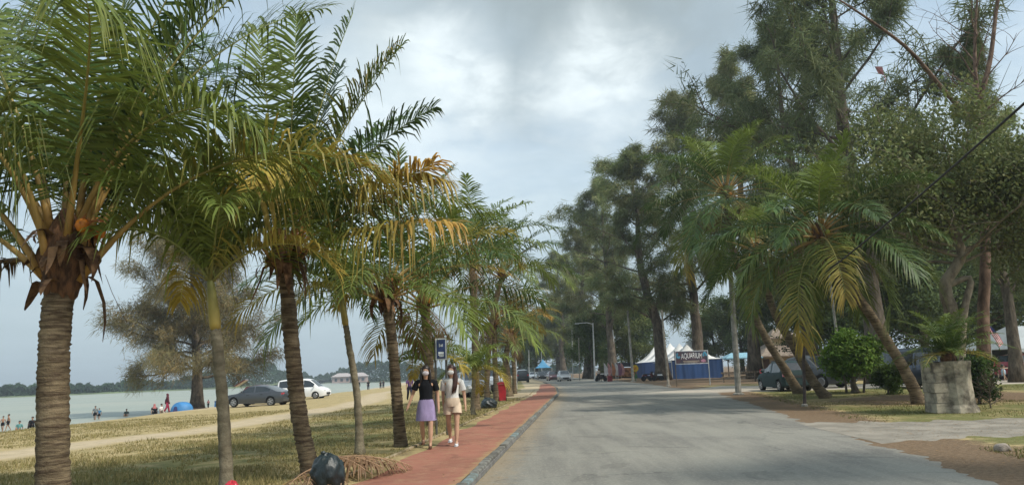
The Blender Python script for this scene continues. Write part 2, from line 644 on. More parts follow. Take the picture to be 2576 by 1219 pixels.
# footpath: one red slab between the kerb and a thin edging
def path_material():
    m = bpy.data.materials.new('red_path')
    m.use_nodes = True
    m.node_tree.nodes.clear()
    s = NT(m.node_tree)
    co = s.n('ShaderNodeTexCoord').outputs['Object']
    n1 = s.noise(co, .6, 5, .6, .5)
    n2 = s.noise(co, 5, 6, .65)
    n3 = s.noise(co, 70, 3, .7)
    c_ = s.mix(s.ramp(n1, .35, .65), hexc('#a06c5b'), hexc('#8e6151'))
    c_ = s.mix(s.math('MULTIPLY', s.ramp(n2, .45, .72), .6), c_, hexc('#a28468'))
    n7 = s.noise(co, 1.7, 5, .6, .8)
    c_ = s.mix(s.math('MULTIPLY', s.ramp(n7, .55, .68), .45), c_, hexc('#6d4a40'))
    c_ = s.mix(s.math('MULTIPLY', s.ramp(n3, .5, .72), .35), c_, hexc('#6f4636'))
    at_ = s.n('ShaderNodeAttribute', attribute_name='tint').outputs['Fac']
    e = s.math('ADD', at_, s.math('MULTIPLY', s.math('SUBTRACT', n2, .5), .9))
    c_ = s.mix(s.math('MULTIPLY', s.ramp(e, .35, .8), .75), c_, hexc('#9c8a62'))
    b = s.n('ShaderNodeBump', ins={'Height': s.math('ADD', n3, n2), 'Strength': .3, 'Distance': .012})
    p = s.n('ShaderNodeBsdfPrincipled', ins={'Base Color': c_, 'Roughness': .9, 'Specular IOR Level': .25, 'Normal': b.outputs[0]})
    s.n('ShaderNodeOutputMaterial', ins={0: p.outputs[0]})
    return m


yp = np.concatenate([np.arange(-10, 40, .3), np.arange(40, 84, 1.0)])
V, Fs, tc_ = [], [], []
for y in yp:
    k = float(kerbx(y)) - .14
    wl = PATHW - .16 - max(0, y - 60) * .03 + (float(vnoise(y * 1.3, 2, 9)) - .5) * .16
    for j in range(9):
        V.append((k - wl * j / 8, y, .095 + .004 * math.sin(y * 2.1 + j) - .02 * (j / 8)))
        tc_.append([max(0, abs(j / 4 - 1) - .55) * 1.6 + .0] * 3)
for i in range(len(yp) - 1):
    for j in range(8):
        q = i * 9 + j
        Fs.append((q, q + 9, q + 10, q + 1))
pav = tag(mesh('footpath', np.array(V), np.array(Fs), path_material(), col=np.array(tc_)), kind='structure')

# kerb: a mortar bed with single kerb stones on it
bed = MB()
for y in np.arange(-6, 100, 4.0):
    bed.box((float(kerbx(y + 2)) - .09, y + 2, .02), (.15, 4.1, .09), rz=-math.atan2(float(kerbx(y + 4) - kerbx(y)), 4))
kerb = tag(bed.build('kerb', mat('mortar', (.16, .155, .145), .95)), kind='structure')
kmats = [mat('kerb_stone_worn', hexc('#75736a'), .9, col2=hexc('#514f49'), scale=5, bump=.6),
         mat('kerb_stone_pale', hexc('#82827b'), .9, col2=hexc('#55534c'), scale=6, bump=.6),
         mat('kerb_stone_blue', hexc('#788a8c'), .9, col2=hexc('#66685f'), scale=6, bump=.6)]
y = 3.0
i = 0
while y < 96:
    ln = .92 if y < 50 else 1.9
    ang = -math.atan2(float(kerbx(y + ln) - kerbx(y)), ln)
    b = MB()
    hh = .105 + rnd.uniform(-.012, .012)
    b.box((float(kerbx(y + ln / 2)) - .09 + rnd.uniform(-.012, .012), y + ln / 2, hh / 2 + .004), (.125, ln - .03, hh), rz=ang + rnd.uniform(-.012, .012), top=1.0)
    o = b.build('kerb_stone', kmats[(1 if i % 4 in (0, 1) else 0) if i % 7 else 2], kerb)
    bv = o.modifiers.new('bevel', 'BEVEL')
    bv.width = .022
    bv.segments = 2
    y += ln
    i += 1
# thin concrete edging on the grass side
em = mat('edging', hexc('#b09f83'), .95, col2=hexc('#857656'), scale=4, bump=.5)
edging = None
y = 4.0
while y < 56:
    ln = .98
    if rnd.random() < .84:
        b = MB()
        xx = float(kerbx(y + ln / 2)) - PATHW - .02
        b.box((xx, y + ln / 2, .05), (.07, ln - .02, .13), rz=-math.atan2(float(kerbx(y + ln) - kerbx(y)), ln) + rnd.uniform(-.015, .015))
        b.build('edging_stone', em, pav)
    y += ln

# water
def water_material():
    m = bpy.data.materials.new('water')
    m.use_nodes = True
    m.node_tree.nodes.clear()
    s = NT(m.node_tree)
    co = s.n('ShaderNodeTexCoord').outputs['Object']
    st = s.n('ShaderNodeMapping', ins={0: co, 3: (.35, 1.0, 1)}).outputs[0]
    n1 = s.noise(st, .9, 6, .65)
    n2 = s.noise(st, .05, 4, .6)
    c_ = s.mix(s.ramp(n2, .35, .65), hexc('#979b8e'), hexc('#8c9489'))
    b = s.n('ShaderNodeBump', ins={'Height': n1, 'Strength': .8, 'Distance': .25})
    p = s.n('ShaderNodeBsdfPrincipled', ins={'Base Color': c_, 'Roughness': .4, 'Specular IOR Level': .2, 'IOR': 1.33, 'Normal': b.outputs[0]})
    s.n('ShaderNodeOutputMaterial', ins={0: p.outputs[0]})
    return m


tag(mesh('sea', [(-5000, -200, -1.6), (40, -200, -1.6), (40, 6000, -1.6), (-5000, 6000, -1.6)], [(0, 1, 2, 3)], water_material()), kind='structure')

# ------------------------------------------------------------------ palms
def bark(name, c1, c2, ringscale=9.0):
    m = bpy.data.materials.new(name)
    m.use_nodes = True
    m.node_tree.nodes.clear()
    s = NT(m.node_tree)
    co = s.n('ShaderNodeTexCoord').outputs['Object']
    st = s.n('ShaderNodeMapping', ins={0: co, 3: (1.6, 1.6, ringscale)}).outputs[0]
    n1 = s.noise(st, 2.2, 6, .65, .4)
    n2 = s.noise(co, 2.0, 5, .6)
    n3 = s.noise(co, 26, 5, .7)
    c_ = s.mix(s.ramp(n1, .35, .65), c1, c2)
    c_ = s.mix(s.math('MULTIPLY', s.ramp(n2, .5, .75), .5), c_, tuple(min(1, x * 1.5 + .03) for x in c1))
    c_ = s.mix(s.math('MULTIPLY', s.ramp(n3, .55, .75), .5), c_, tuple(x * .35 for x in c2))
    a = s.n('ShaderNodeAttribute', attribute_name='tint').outputs['Color']
    c_ = s.mix(1.0, c_, a, 'MULTIPLY')
    b = s.n('ShaderNodeBump', ins={'Height': s.math('ADD', n1, n3), 'Strength': .7, 'Distance': .03})
    p = s.n('ShaderNodeBsdfPrincipled', ins={'Base Color': c_, 'Roughness': .92, 'Specular IOR Level': .2, 'Normal': b.outputs[0]})
    s.n('ShaderNodeOutputMaterial', ins={0: p.outputs[0]})
    return m


PBARK = bark('palm_bark', hexc('#86775f'), hexc('#4d4033'), 14.0)
SBARK = bark('slim_palm_bark', hexc('#8d8570'), hexc('#6e6654'), 3.0)
CBARK = bark('tree_bark', hexc('#6b6154'), hexc('#3f382f'), .6)
PALEBARK = bark('pale_bark', hexc('#9a8f7d'), hexc('#6a6053'), .8)
LEAF = mat('frond_leaf', (1, 1, 1), .5, .18, 3.0, attr='tint', transl=.32, spec=.28)
STALK = mat('frond_stalk', (1, 1, 1), .6, .2, 5.0, attr='tint')
FIB = mat('palm_fibre', hexc('#6a4a30'), .95, col2=hexc('#3a2718'), scale=18, bump=.8, stretch=(1, 1, .25))
NUT = mat('coconut_skin', hexc('#d9861c'), .45, col2=hexc('#b8661a'), scale=5)
SPATHE = mat('dry_spathe', hexc('#7d5f42'), .9, col2=hexc('#452f1e'), scale=10, bump=.4)

GREEN = np.array((.062, .108, .030))
BRIGHT = np.array((.17, .225, .050))
YELL = np.array((.46, .34, .07))
ORNG = np.array((.55, .33, .075))
BROWN = np.array((.20, .125, .06))
PETI = np.array((.36, .20, .05))


def frond(root, P0, az, el0, L, droop, rg, n=46, leaf=.75, lw=.040, c0=GREEN, c1=GREEN, stalk=PETI, r0=.045, bare=.20, vee=.45, hang=.55, side=0.0, twist=0.0,
          fold=None, ragged_=.25, name='frond'):
    """one feather frond: a tapering stalk (the part) and its leaflets (sub-part)"""
    K = 15
    s = np.linspace(0, 1, K)
    el = el0 - droop * s ** 1.35
    if fold is not None:
        el = el - np.where(s > fold, 1.1 * (s - fold) / (1 - fold + .01), 0)
    azs = az + side * s ** 1.5
    d = np.stack([np.cos(el) * np.cos(azs), np.cos(el) * np.sin(azs), np.sin(el)], -1)
    P = np.asarray(P0) + np.vstack([[0, 0, 0], np.cumsum((d[:-1] + d[1:]) / 2 * (L / (K - 1)), axis=0)])
    V, Fs = tube(P, r0 * (.35 * (1 - s) + .65 * (1 - s) ** 4) + .004, 6)
    # flatten & widen the sheath end
    cst = stalk[None, :] * np.linspace(1, .9, K)[:, None] * (1 - s[:, None]) + s[:, None] * (c0 * 1.6 + .02)
    o = mesh(name, V, Fs, STALK, root, np.repeat(cst, 6, axis=0), True)
    # leaflets
    T = norm(np.gradient(P, axis=0))
    upv = np.array([0, 0, 1.0])
    S = norm(np.cross(T, upv))
    U = np.cross(S, T)
    if twist:
        ca, sa = math.cos(twist), math.sin(twist)
        S, U = S * ca + U * sa, U * ca - S * sa
    t = np.linspace(bare, .995, n)
    ln_prof = np.interp(t, [bare, bare + .12, .45, .75, 1.0], [.55, .95, 1.05, .85, .38]) * leaf
    VV, CC = [], []
    for sd in (-1, 1):
        tt = np.clip(t + rg.uniform(-.006, .006, n), 0, .999)
        keep = rg.rand(n) > .04
        f = tt * (K - 1)
        i0 = np.minimum(f.astype(int), K - 2)
        fr = (f - i0)[:, None]
        p = P[i0] * (1 - fr) + P[i0 + 1] * fr
        Tt = norm(T[i0] * (1 - fr) + T[i0 + 1] * fr)
        St = norm(S[i0] * (1 - fr) + S[i0 + 1] * fr) * sd
        Ut = norm(U[i0] * (1 - fr) + U[i0 + 1] * fr)
        fwd = (np.interp(tt, [bare, .55, .85, 1], [.30, .55, .95, 1.7]) + rg.normal(0, .10, n))[:, None]
        dv = norm(St + Tt * fwd + Ut * (vee + rg.uniform(-.12, .12, n))[:, None] + rg.normal(0, .08, (n, 3)))
        ln = (ln_prof * rg.uniform(1 - ragged_, 1.08, n))[:, None]
        hg = (hang * rg.uniform(.5, 1.5, n) + (rg.rand(n) < .07) * rg.uniform(.5, 1.2, n))[:, None]
        wd = norm(np.cross(dv, Ut)) * lw / 2 * rg.uniform(.75, 1.15, n)[:, None]
        g = np.array([0, 0, -1.0])
        p0 = p
        p1 = p + dv * ln * .38 + g * ln * hg * .07
        p2 = p + dv * ln * .72 + g * ln * hg * .32
        p3 = p + dv * ln * .95 + g * ln * hg * .72
        q = np.stack([p0 - wd * .5, p0 + wd * .5, p1 - wd, p1 + wd, p2 - wd * .75, p2 + wd * .75, p3], 1)[keep]
        VV.append(q.reshape(-1, 3))
        mixf = np.clip((tt - .35) / .6 + rg.normal(0, .12, n), 0, 1)[:, None]
        cc = (c0 * (1 - mixf) + c1 * mixf) * rg.uniform(.72, 1.28, n)[:, None]
        cc = np.repeat(cc[:, None, :], 7, axis=1)
        cc[:, 6] = cc[:, 6] * .6 + YELL * .30 * .9
        CC.append(cc[keep].reshape(-1, 3))
    VV = np.concatenate(VV)
    m_ = len(VV) // 7
    b = np.arange(m_) * 7
    quads = np.concatenate([np.stack([b, b + 1, b + 3, b + 2], -1), np.stack([b + 2, b + 3, b + 5, b + 4], -1), np.stack([b + 4, b + 5, b + 6, b + 6], -1)[:, :4]])
    F_ = [tuple(r) for r in np.concatenate([np.stack([b, b + 1, b + 3, b + 2], -1), np.stack([b + 2, b + 3, b + 5, b + 4], -1)]).tolist()] + \
         [tuple(r) for r in np.stack([b + 4, b + 5, b + 6], -1).tolist()]
    lo = mesh('leaflets', VV, F_, LEAF, o, np.concatenate(CC))
    lo['kind'] = 'stuff'
    return o


def palm_trunk(root, pts, r0, r1, m, n=40, flare=.35, seed=0, segs=14, name='trunk', ringd=.012):
    P = spline(pts, n)
    t = np.linspace(0, 1, n)
    rg = np.random.RandomState(seed)
    r = r0 + (r1 - r0) * t ** .8
    r = r * (1 + flare * np.exp(-t * 16))
    r = r + ringd * ((np.arange(n) % 2) - .5) + rg.normal(0, ringd * .3, n)
    V, Fs = tube(P, r, segs)
    V = V + rg.normal(0, .004, V.shape)
    V = V + .5 * ringd * norm(V - np.repeat(P, segs, axis=0)) * np.repeat(rg.normal(0, 1, (n // 3 + 1, segs)), 3, axis=0)[:n].reshape(-1, 1)
    cc = np.repeat((1 - .22 * (np.arange(n) % 2))[:, None] * np.ones((1, 3)), segs, axis=0)
    return mesh(name, V, Fs, m, root, cc, True), P


def coconut(base, pts, r0, r1, label, fl, nf=18, leaf=.75, seed=0, olds=4, near=False, group='coconut palms', nleaf=44, az0=0.0, spec=None, fullness=1.0, el_lo=.25, nuts=5, skip=None, hero=False):
    """coconut palm: trunk, sheath, fronds, nuts. pts: trunk line, the last point is the crown"""
    rg = np.random.RandomState(seed)
    root = thing('coconut_palm', base, label, 'palm tree', group)
    tr, P = palm_trunk(root, pts, r0, r1, PBARK, 90 if near else 30, seed=seed, ringd=.007 if near else .012, segs=16 if near else 10)
    top = np.asarray(pts[-1], float)
    # swollen fibrous crown base
    hb = r1 * 5.2
    b = MB()
    b.lathe([(r1 * .6, -hb * .62), (r1 * 1.02, -hb * .5), (r1 * 1.2, -hb * .36), (r1 * 1.5, -hb * .15), (r1 * 1.72, .02), (r1 * 1.65, hb * .12), (r1 * 1.45, hb * .3), (r1 * .9, hb * .55), (r1 * .3, hb * .75)], 22, top)
    for q_ in b.V:
        q_ += rg.normal(0, r1 * .09, q_.shape)
    sh = b.build('crown_sheath', FIB, root, True)
    for k in range(26 if near else 6):          # torn husk straps
        a = rg.uniform(0, 6.28)
        o_ = np.array([math.cos(a), math.sin(a), 0])
        q0 = top + o_ * r1 * 1.25 + np.array([0, 0, rg.uniform(-.38, .42) * hb])
        ln = rg.uniform(.2, .55) * (1.0 if near else .8) * (1.5 if k % 9 == 0 else 1)
        hgn = rg.uniform(.1, 1.3)
        pth = [q0, q0 + o_ * ln * .30 + np.array([0, 0, .10 * ln]), q0 + o_ * ln * rg.uniform(.35, .6) + np.array([0, 0, -.45 * hgn * ln]), q0 + o_ * ln * rg.uniform(.35, .75) + np.array([0, 0, -hgn * ln])]
        T_ = np.array([-o_[1], o_[0], 0]) * rg.uniform(.04, .09)
        Vs = []
        for i_, q in enumerate(spline(pth, 6)):
            wv_ = (1 - i_ / 5) ** .7 + .08
            Vs += [q - T_ * wv_, q + T_ * wv_ + np.array([0, 0, .015])]
        mesh('husk_strap', Vs, [(2 * i_, 2 * i_ + 1, 2 * i_ + 3, 2 * i_ + 2) for i_ in range(5)], SPATHE, sh)
    for k in range(nf):
        if spec and k < len(spec):
            sp = dict(spec[k])
        else:
            sp = {}
        f = k / max(1, nf - 1)
        az = sp.pop('az', az0 + k * 2.39996 + rg.uniform(-.2, .2))
        if skip and skip(az % (2 * math.pi), f):
            continue
        el = sp.pop('el', 1.35 - (1.35 - el_lo) * f ** .9 + rg.uniform(-.1, .1))
        L = sp.pop('L', fl * rg.uniform(.88, 1.08) * (.72 + .28 * min(1, f * 2.2)))
        dr = sp.pop('droop', .75 + .75 * f + rg.uniform(-.15, .15))
        old = f > .72
        c0 = sp.pop('c0', BRIGHT * .8 + GREEN * .2 if f < .25 else GREEN * rg.uniform(.85, 1.35) if not old else GREEN * .6 + BRIGHT * .5)
        c1 = sp.pop('c1', c0 * 1.1 if not old else (YELL * .7 if rg.rand() < .35 else BRIGHT))
        r_ = r1 * (1.0 + .35 * f)
        p0 = top + np.array([math.cos(az) * r_ * .9, math.sin(az) * r_ * .9, hb * (.45 - .75 * f)])
        frond(root, p0, az, el, L, dr, rg, n=nleaf, leaf=sp.pop('leaf', leaf), lw=.037 if near else .052, c0=c0, c1=c1, r0=sp.pop('r0', .30 * r1),
              hang=sp.pop('hang', .45 + .4 * f), side=sp.pop('side', rg.uniform(-.35, .35)), twist=sp.pop('twist', rg.uniform(-.3, .3)), **sp)
    for k in range(olds):                       # dead brown fronds hanging down the trunk
        az = az0 + k * 2.1 + 1.0 + rg.uniform(-.5, .5)
        p0 = top + np.array([math.cos(az) * r1 * 1.3, math.sin(az) * r1 * 1.3, -hb * .3])
        frond(root, p0, az, -.35, fl * rg.uniform(.35, .55), .95, rg, n=22, leaf=leaf * .6, lw=.03, c0=BROWN, c1=BROWN * .8, stalk=BROWN, r0=.22 * r1, hang=1.3, vee=-.2, ragged_=.6, name='dead_frond')
    if near:
        for k in range(3):
            a = [-.4, 2.7, 1.2][k]
            q0 = top + np.array([math.cos(a) * r1 * 1.3, math.sin(a) * r1 * 1.3, hb * .45])
            ib = MB()
            for j in range(16):
                d_ = norm(np.array([math.cos(a), math.sin(a), .25]) + rg.normal(0, .45, 3))
                l_ = rg.uniform(.15, .34)
                ib.tube([q0, q0 + d_ * l_ * .5 + np.array([0, 0, .03]), q0 + d_ * l_], [.012, .009, .004], 5)
            ib.build('flower_stalk', mat('orange_flower_stalk', (.34, .12, .03), .7, .3, 9), sh)
    for k in range(nuts):
        a = rg.uniform(0, 6.28) if not hero else (-.55 + k * 1.3)
        rr_ = r1 * (2.0 if not hero else 2.25)
        c_ = top + np.array([math.cos(a) * rr_, math.sin(a) * rr_, hb * (.12 if not hero else .46) + rg.uniform(-.12, .05) * (0 if hero else 1)])
        nb = MB()
        rn = .085 if not hero else .072
        nb.lathe([(0.01, -rn * 1.1), (rn * .6, -rn * .9), (rn, -rn * .1), (rn * .85, rn * .6), (rn * .35, rn), (.01, rn * 1.05)], 12, c_)
        nb.build('coconut', NUT if (hero or k % 2) else mat('green_coconut', hexc('#8a8a30'), .5), root, True)
    return root


def slim_palm(base, pts, label, fl=1.55, nf=9, r0=.075, r1=.05, seed=0, shaft=.62, near=True, az0=0.4, group='slim feather palms with green crown shafts', droop=1.25, el_hi=1.25, el_lo=.55, leaf=.52, leans=None):
    """slim ringed palm with a smooth crown shaft and short arching fronds"""
    rg = np.random.RandomState(seed)
    root = thing('slim_palm', base, label, 'palm tree', group)
    pts = np.asarray(pts, float)
    dv = norm(pts[-1] - pts[-2])
    tr, P = palm_trunk(root, list(pts[:-1]) + [pts[-1] - dv * shaft], r0, r1, SBARK, 40, .55, seed, 12, ringd=.003)
    a = pts[-1] - dv * shaft
    s = np.linspace(0, 1, 9)
    V, Fs = tube(a + dv * shaft * s[:, None], np.interp(s, [0, .12, .35, .8, 1], [r1 * 1.0, r1 * 1.22, r1 * 1.2, r1 * .9, r1 * .62]), 12)
    cs = np.array([.42, .31, .07]) * (1 - s[:, None]) + np.array([.20, .22, .06]) * s[:, None]
    mesh('crown_shaft', V, Fs, STALK, root, np.repeat(cs, 12, axis=0), True)
    top = pts[-1]
    for k in range(nf):
        f = k / max(1, nf - 1)
        az = az0 + k * 2.39996 + rg.uniform(-.15, .15)
        el = el_hi - (el_hi - el_lo) * f + rg.uniform(-.08, .08)
        old = k >= nf - 2
        c0 = BRIGHT * rg.uniform(.75, 1.1) + GREEN * .2
        frond(root, top - dv * .06 * f, az, el, fl * rg.uniform(.85, 1.1), droop + .3 * f, rg, n=58, leaf=leaf, lw=.033, c0=c0 if not old else BRIGHT * .7 + YELL * .4, c1=c0 if not old else YELL,
              stalk=np.array((.20, .20, .06)), r0=.020, bare=.12, vee=.85, hang=.75, side=rg.uniform(-.3, .3), twist=rg.uniform(-.25, .25))
    return root


# ------------------------------------------------------------------ trees
NEEDLE = mat('needle_foliage', (1, 1, 1), .7, .2, .5, attr='tint', transl=.30, spec=.1)
BROAD = mat('broad_foliage', (1, 1, 1), .65, .2, .8, attr='tint', transl=.32, spec=.12)


def limb_path(p, d, L, n, rg, up=0.0, wob=.12):
    P = [np.asarray(p, float)]
    d = norm(d)
    for i in range(n):
        d = norm(d + rg.normal(0, wob, 3) + np.array([0, 0, up]))
        P.append(P[-1] + d * L / n)
    return np.array(P)


def sample_path(P, t):
    f = np.clip(t, 0, .9999) * (len(P) - 1)
    i = f.astype(int)
    fr = (f - i)[:, None]
    return P[i] * (1 - fr) + P[i + 1] * fr, norm(P[i + 1] - P[i])


def tree(name, base, label, cat, group, trunk_pts, r0, crown, seed=0, limbs=34, subs=7, tufts=7, blades=12, blen=.6, bw=.022, kind='needle', c=(.075, .085, .04), cvar=.35,
         c2=None, limb_el=(.9, .15), limb_up=.02, t0=.3, lr=.32, bark_m=None, droop=.5, sub_len=.42, spread=.3, gap=0.0, extra=None, topr=.10):
    """tree > trunk (with its limbs) and crown. crown(t, az) gives the limb length for a limb leaving the trunk at t."""
    rg = np.random.RandomState(seed)
    root = thing(name, base, label, cat, group)
    b = MB()
    P = spline(trunk_pts, 22)
    t = np.linspace(0, 1, 22)
    r = r0 * (1 - t * (1 - topr)) * (1 + .5 * np.exp(-t * 22))
    b.tube(P + np.vstack([[0, 0, 0]] + [rg.normal(0, r0 * .06, 3) for _ in range(21)]), r, 12)
    cen, dirs, tint = [], [], []
    for k in range(limbs):
        tl = t0 + (1 - t0) * ((k + .5) / limbs) ** .95
        az = k * 2.39996 + rg.uniform(-.5, .5)
        L = crown(tl, az) * rg.uniform(.75, 1.15)
        if L < .3:
            continue
        el = limb_el[1] + (limb_el[0] - limb_el[1]) * tl + rg.uniform(-.25, .25)
        p, _ = sample_path(P, np.array([tl]))
        d = np.array([math.cos(az) * math.cos(el), math.sin(az) * math.cos(el), math.sin(el)])
        LP = limb_path(p[0], d, L, 7, rg, limb_up, .13)
        rl = max(.012, np.interp(tl, t, r) * lr * min(1.0, L / 3 + .3))
        b.tube(LP, np.linspace(rl, rl * .18, len(LP)), 6, False)
        clump = rg.uniform(1 - cvar, 1 + cvar)
        if rg.rand() < gap:
            continue
        for j in range(subs):
            ts = .25 + .75 * (j + rg.rand()) / subs
            q, qd = sample_path(LP, np.array([ts]))
            sd = norm(qd[0] * .8 + rg.normal(0, .6, 3) + np.array([0, 0, .15]))
            SL = L * sub_len * rg.uniform(.5, 1.1) * (1.15 - .5 * ts)
            SP = limb_path(q[0], sd, SL, 4, rg, -.03, .18)
            b.tube(SP, np.linspace(rl * .28 + .004, .004, len(SP)), 4, False)
            tt = rg.uniform(.15, 1.0, tufts)
            cp, cd = sample_path(SP, tt)
            cen.append(cp)
            dirs.append(cd)
            tint.append(np.full(tufts, clump) * rg.uniform(.8, 1.2))
    if extra is not None:
        for (pts, ra, rb) in extra:
            b.tube(spline(pts, 14), np.linspace(ra, rb, 14), 8, False)
    b.build('trunk', bark_m or CBARK, root, True)
    if blades and cen:
        cen, dirs, tint = np.concatenate(cen), np.concatenate(dirs), np.concatenate(tint)
        n = len(cen)
        cen = np.repeat(cen, blades, axis=0)
        dirs = np.repeat(dirs, blades, axis=0)
        tint = np.repeat(tint, blades)
        N = len(cen)
        cc = np.array(c)[None, :] * (tint * rg.uniform(.84, 1.16, N))[:, None]
        if c2 is not None:
            sel = (np.repeat(rg.rand(n), blades) < .3)[:, None]
            cc = np.where(sel, np.array(c2)[None, :] * tint[:, None], cc)
        if kind == 'needle':
            cen = cen + rg.normal(0, spread * .5, (N, 3))
            d = norm(dirs * .5 + rg.normal(0, .55, (N, 3)) + np.array([0, 0, -droop]))
            ln = blen * rg.uniform(.5, 1.2, N)[:, None]
            sd = norm(np.cross(d, rg.normal(0, 1, (N, 3)))) * bw
            V = np.stack([cen - sd, cen + sd, cen + d * ln + np.array([0, 0, -.12 * droop]) * ln], 1).reshape(-1, 3)
            Fc = np.arange(N * 3).reshape(-1, 3)
            cr = mesh('crown', V, Fc, NEEDLE, root, np.repeat(cc, 3, axis=0))
        else:
            cen = cen + rg.normal(0, spread, (N, 3))
            d = norm(rg.normal(0, .8, (N, 3)) + np.array([0, 0, -.25]))
            nn = norm(np.cross(d, norm(rg.normal(0, .6, (N, 3)) + np.array([0, 0, 1.0]))))
            ln = blen * rg.uniform(.6, 1.2, N)[:, None]
            V = np.stack([cen, cen + d * ln * .5 - nn * ln * bw, cen + d * ln, cen + d * ln * .5 + nn * ln * bw], 1).reshape(-1, 3)
            Fc = np.arange(N * 4).reshape(-1, 4)
            cr = mesh('crown', V, Fc, BROAD, root, np.repeat(cc, 4, axis=0))
        cr['kind'] = 'stuff'
    return root

# ------------------------------------------------------------------ the row of palms along the footpath
PI = math.pi


def stand(u, v, y):
    p = at(u, v, y)
    return on(p[0], p[1])


b1 = stand(140, 1219, 7.9)
coconut(b1, [b1, at(133, 1000, 7.9), at(140, 820, 7.9), at(160, 655, 7.9)], .155, .145, 'nearest coconut palm with thick ringed trunk and orange nuts at the left edge', 4.3, nf=22, leaf=1.12, seed=11, olds=0, near=True, nleaf=88, nuts=2, hero=True, el_lo=.95,
        spec=[dict(az=1.2, el=1.5, L=4.6, droop=.3, side=0), dict(az=.1, el=1.22, L=4.6, droop=.55, side=.1), dict(az=3.3, el=1.3, L=4.2, droop=.5),
              dict(az=-.25, el=1.25, L=3.0, droop=2.1, c1=BRIGHT, hang=1.0), dict(az=2.9, el=1.0, L=3.8, droop=.8), dict(az=.7, el=1.25, L=4.8, droop=.8), dict(az=.3, el=1.38, L=4.2, droop=.7, c0=GREEN * 1.2),
              dict(az=-.9, el=1.25, L=3.6, droop=1.7, c0=BRIGHT * .8, hang=1.2), dict(az=2.2, el=1.35, L=4.4, droop=.5), dict(az=4.0, el=1.2, L=3.6, droop=1.4, c0=BRIGHT * .9, c1=YELL * .7, hang=1.3), dict(az=1.3, el=1.25, L=4.2, droop=.8),
              dict(az=1.6, el=1.2, L=4.6, droop=.5), dict(az=.55, el=1.4, L=4.9, droop=.6), dict(az=3.0, el=.2, L=1.9, droop=1.3, c0=BROWN * .5, c1=BROWN * .4, leaf=.4, hang=1.2, stalk=BROWN),
              dict(az=2.6, el=1.25, L=4.4, droop=.5), dict(az=-.1, el=1.42, L=4.6, droop=.5), dict(az=1.0, el=1.2, L=4.2, droop=.7), dict(az=-2.0, el=1.35, L=3.6, droop=1.3, c0=BRIGHT * .8, hang=1.2), dict(az=1.9, el=1.0, L=4.2, droop=.9), dict(az=3.6, el=1.05, L=3.8, droop=1.1, hang=1.0),
              dict(az=3.1, el=.75, L=3.0, droop=.9)])
b2 = stand(785, 1200, 10.4)
coconut(b2, [b2, at(752, 1040, 10.4), at(735, 880, 10.4), at(714, 645, 10.4)], .120, .098, 'coconut palm with leaning ringed trunk rising beside the black rubbish bag', 3.3, nf=22, leaf=.98, seed=23, olds=0, near=True, nleaf=74, nuts=2, el_lo=.85,
        spec=[dict(az=1.5, el=1.52, L=3.7, droop=.1), dict(az=.2, el=1.42, L=3.7, droop=.2), dict(az=2.6, el=1.45, L=3.6, droop=.2), dict(az=.1, el=1.22, L=3.4, droop=.35), dict(az=3.2, el=1.2, L=3.2, droop=.4),
              dict(az=-.1, el=.85, L=2.7, droop=1.3, c0=GREEN * 1.2, c1=YELL * .8, hang=1.1), dict(az=.15, el=1.02, L=3.0, droop=.5, c0=GREEN), dict(az=-1.5, el=1.32, L=2.5, droop=2.6, c0=BRIGHT, c1=YELL, hang=1.2),
              dict(az=-.2, el=.52, L=2.5, droop=.25, c0=GREEN * 1.4, c1=ORNG, hang=.9), dict(az=3.0, el=.95, L=2.8, droop=.8), dict(az=3.4, el=1.1, L=2.6, droop=.8), dict(az=-.35, el=.22, L=2.7, droop=.38, c0=BRIGHT * .8, c1=ORNG * .9, hang=1.1),
              dict(az=2.2, el=1.15, L=3.3, droop=.5), dict(az=.9, el=1.12, L=3.3, droop=.5), dict(az=3.1, el=1.35, L=3.5, droop=.3), dict(az=1.2, el=1.35, L=3.6, droop=.25), dict(az=.0, el=1.3, L=3.5, droop=.4)])
b3 = stand(572, 1219, 8.7)
slim_palm(b3, [b3, at(562, 1050, 8.7), at(545, 850, 8.7), at(528, 700, 8.7)], 'slim palm with yellowish crown shaft between the two nearest coconut palms', fl=1.85, nf=15, seed=4, r0=.075, r1=.055, az0=.2, el_hi=1.5, el_lo=.8, droop=1.5, leaf=.68)
b4 = stand(905, 1130, 13.4)
slim_palm(b4, [b4, at(898, 1000, 13.4), at(878, 870, 13.4), at(856, 735, 13.4)], 'slim palm leaning left beyond the black rubbish bag', fl=1.5, nf=10, seed=9, el_hi=1.4, el_lo=.5, droop=1.4, r0=.075, r1=.05, az0=1.4, leaf=.42)
b5 = stand(1008, 1112, 14.7)
coconut(b5, [b5, at(998, 1000, 14.7), at(988, 880, 14.7), at(972, 740, 14.7)], .115, .095, 'coconut palm with straight trunk just left of the two walking women', 3.1, nf=21, leaf=.80, seed=31, olds=1, near=True, nleaf=46, nuts=3,
        spec=[dict(az=1.0, el=1.5, L=2.9, droop=.15), dict(az=.3, el=1.25, L=2.9, droop=.4), dict(az=.0, el=.75, L=2.7, droop=.8, c1=YELL), dict(az=2.9, el=.9, L=2.4, droop=1.1), dict(az=.1, el=.45, L=2.5, droop=.9, c0=BRIGHT, c1=ORNG * .8),
              dict(az=3.2, el=.35, L=1.9, droop=1.3, c1=BRIGHT), dict(az=.4, el=1.3, L=3.0, droop=.5)])
b6 = stand(1086, 1062, 20)
coconut(b6, [b6, at(1082, 950, 20), at(1074, 850, 20), at(1066, 760, 20)], .13, .115, 'coconut palm with rusty brown crown base behind the blue sign', 3.4, nf=20, leaf=.85, seed=41, olds=5, nleaf=40, nuts=3, az0=.5)
b7 = stand(1196, 1034, 28)
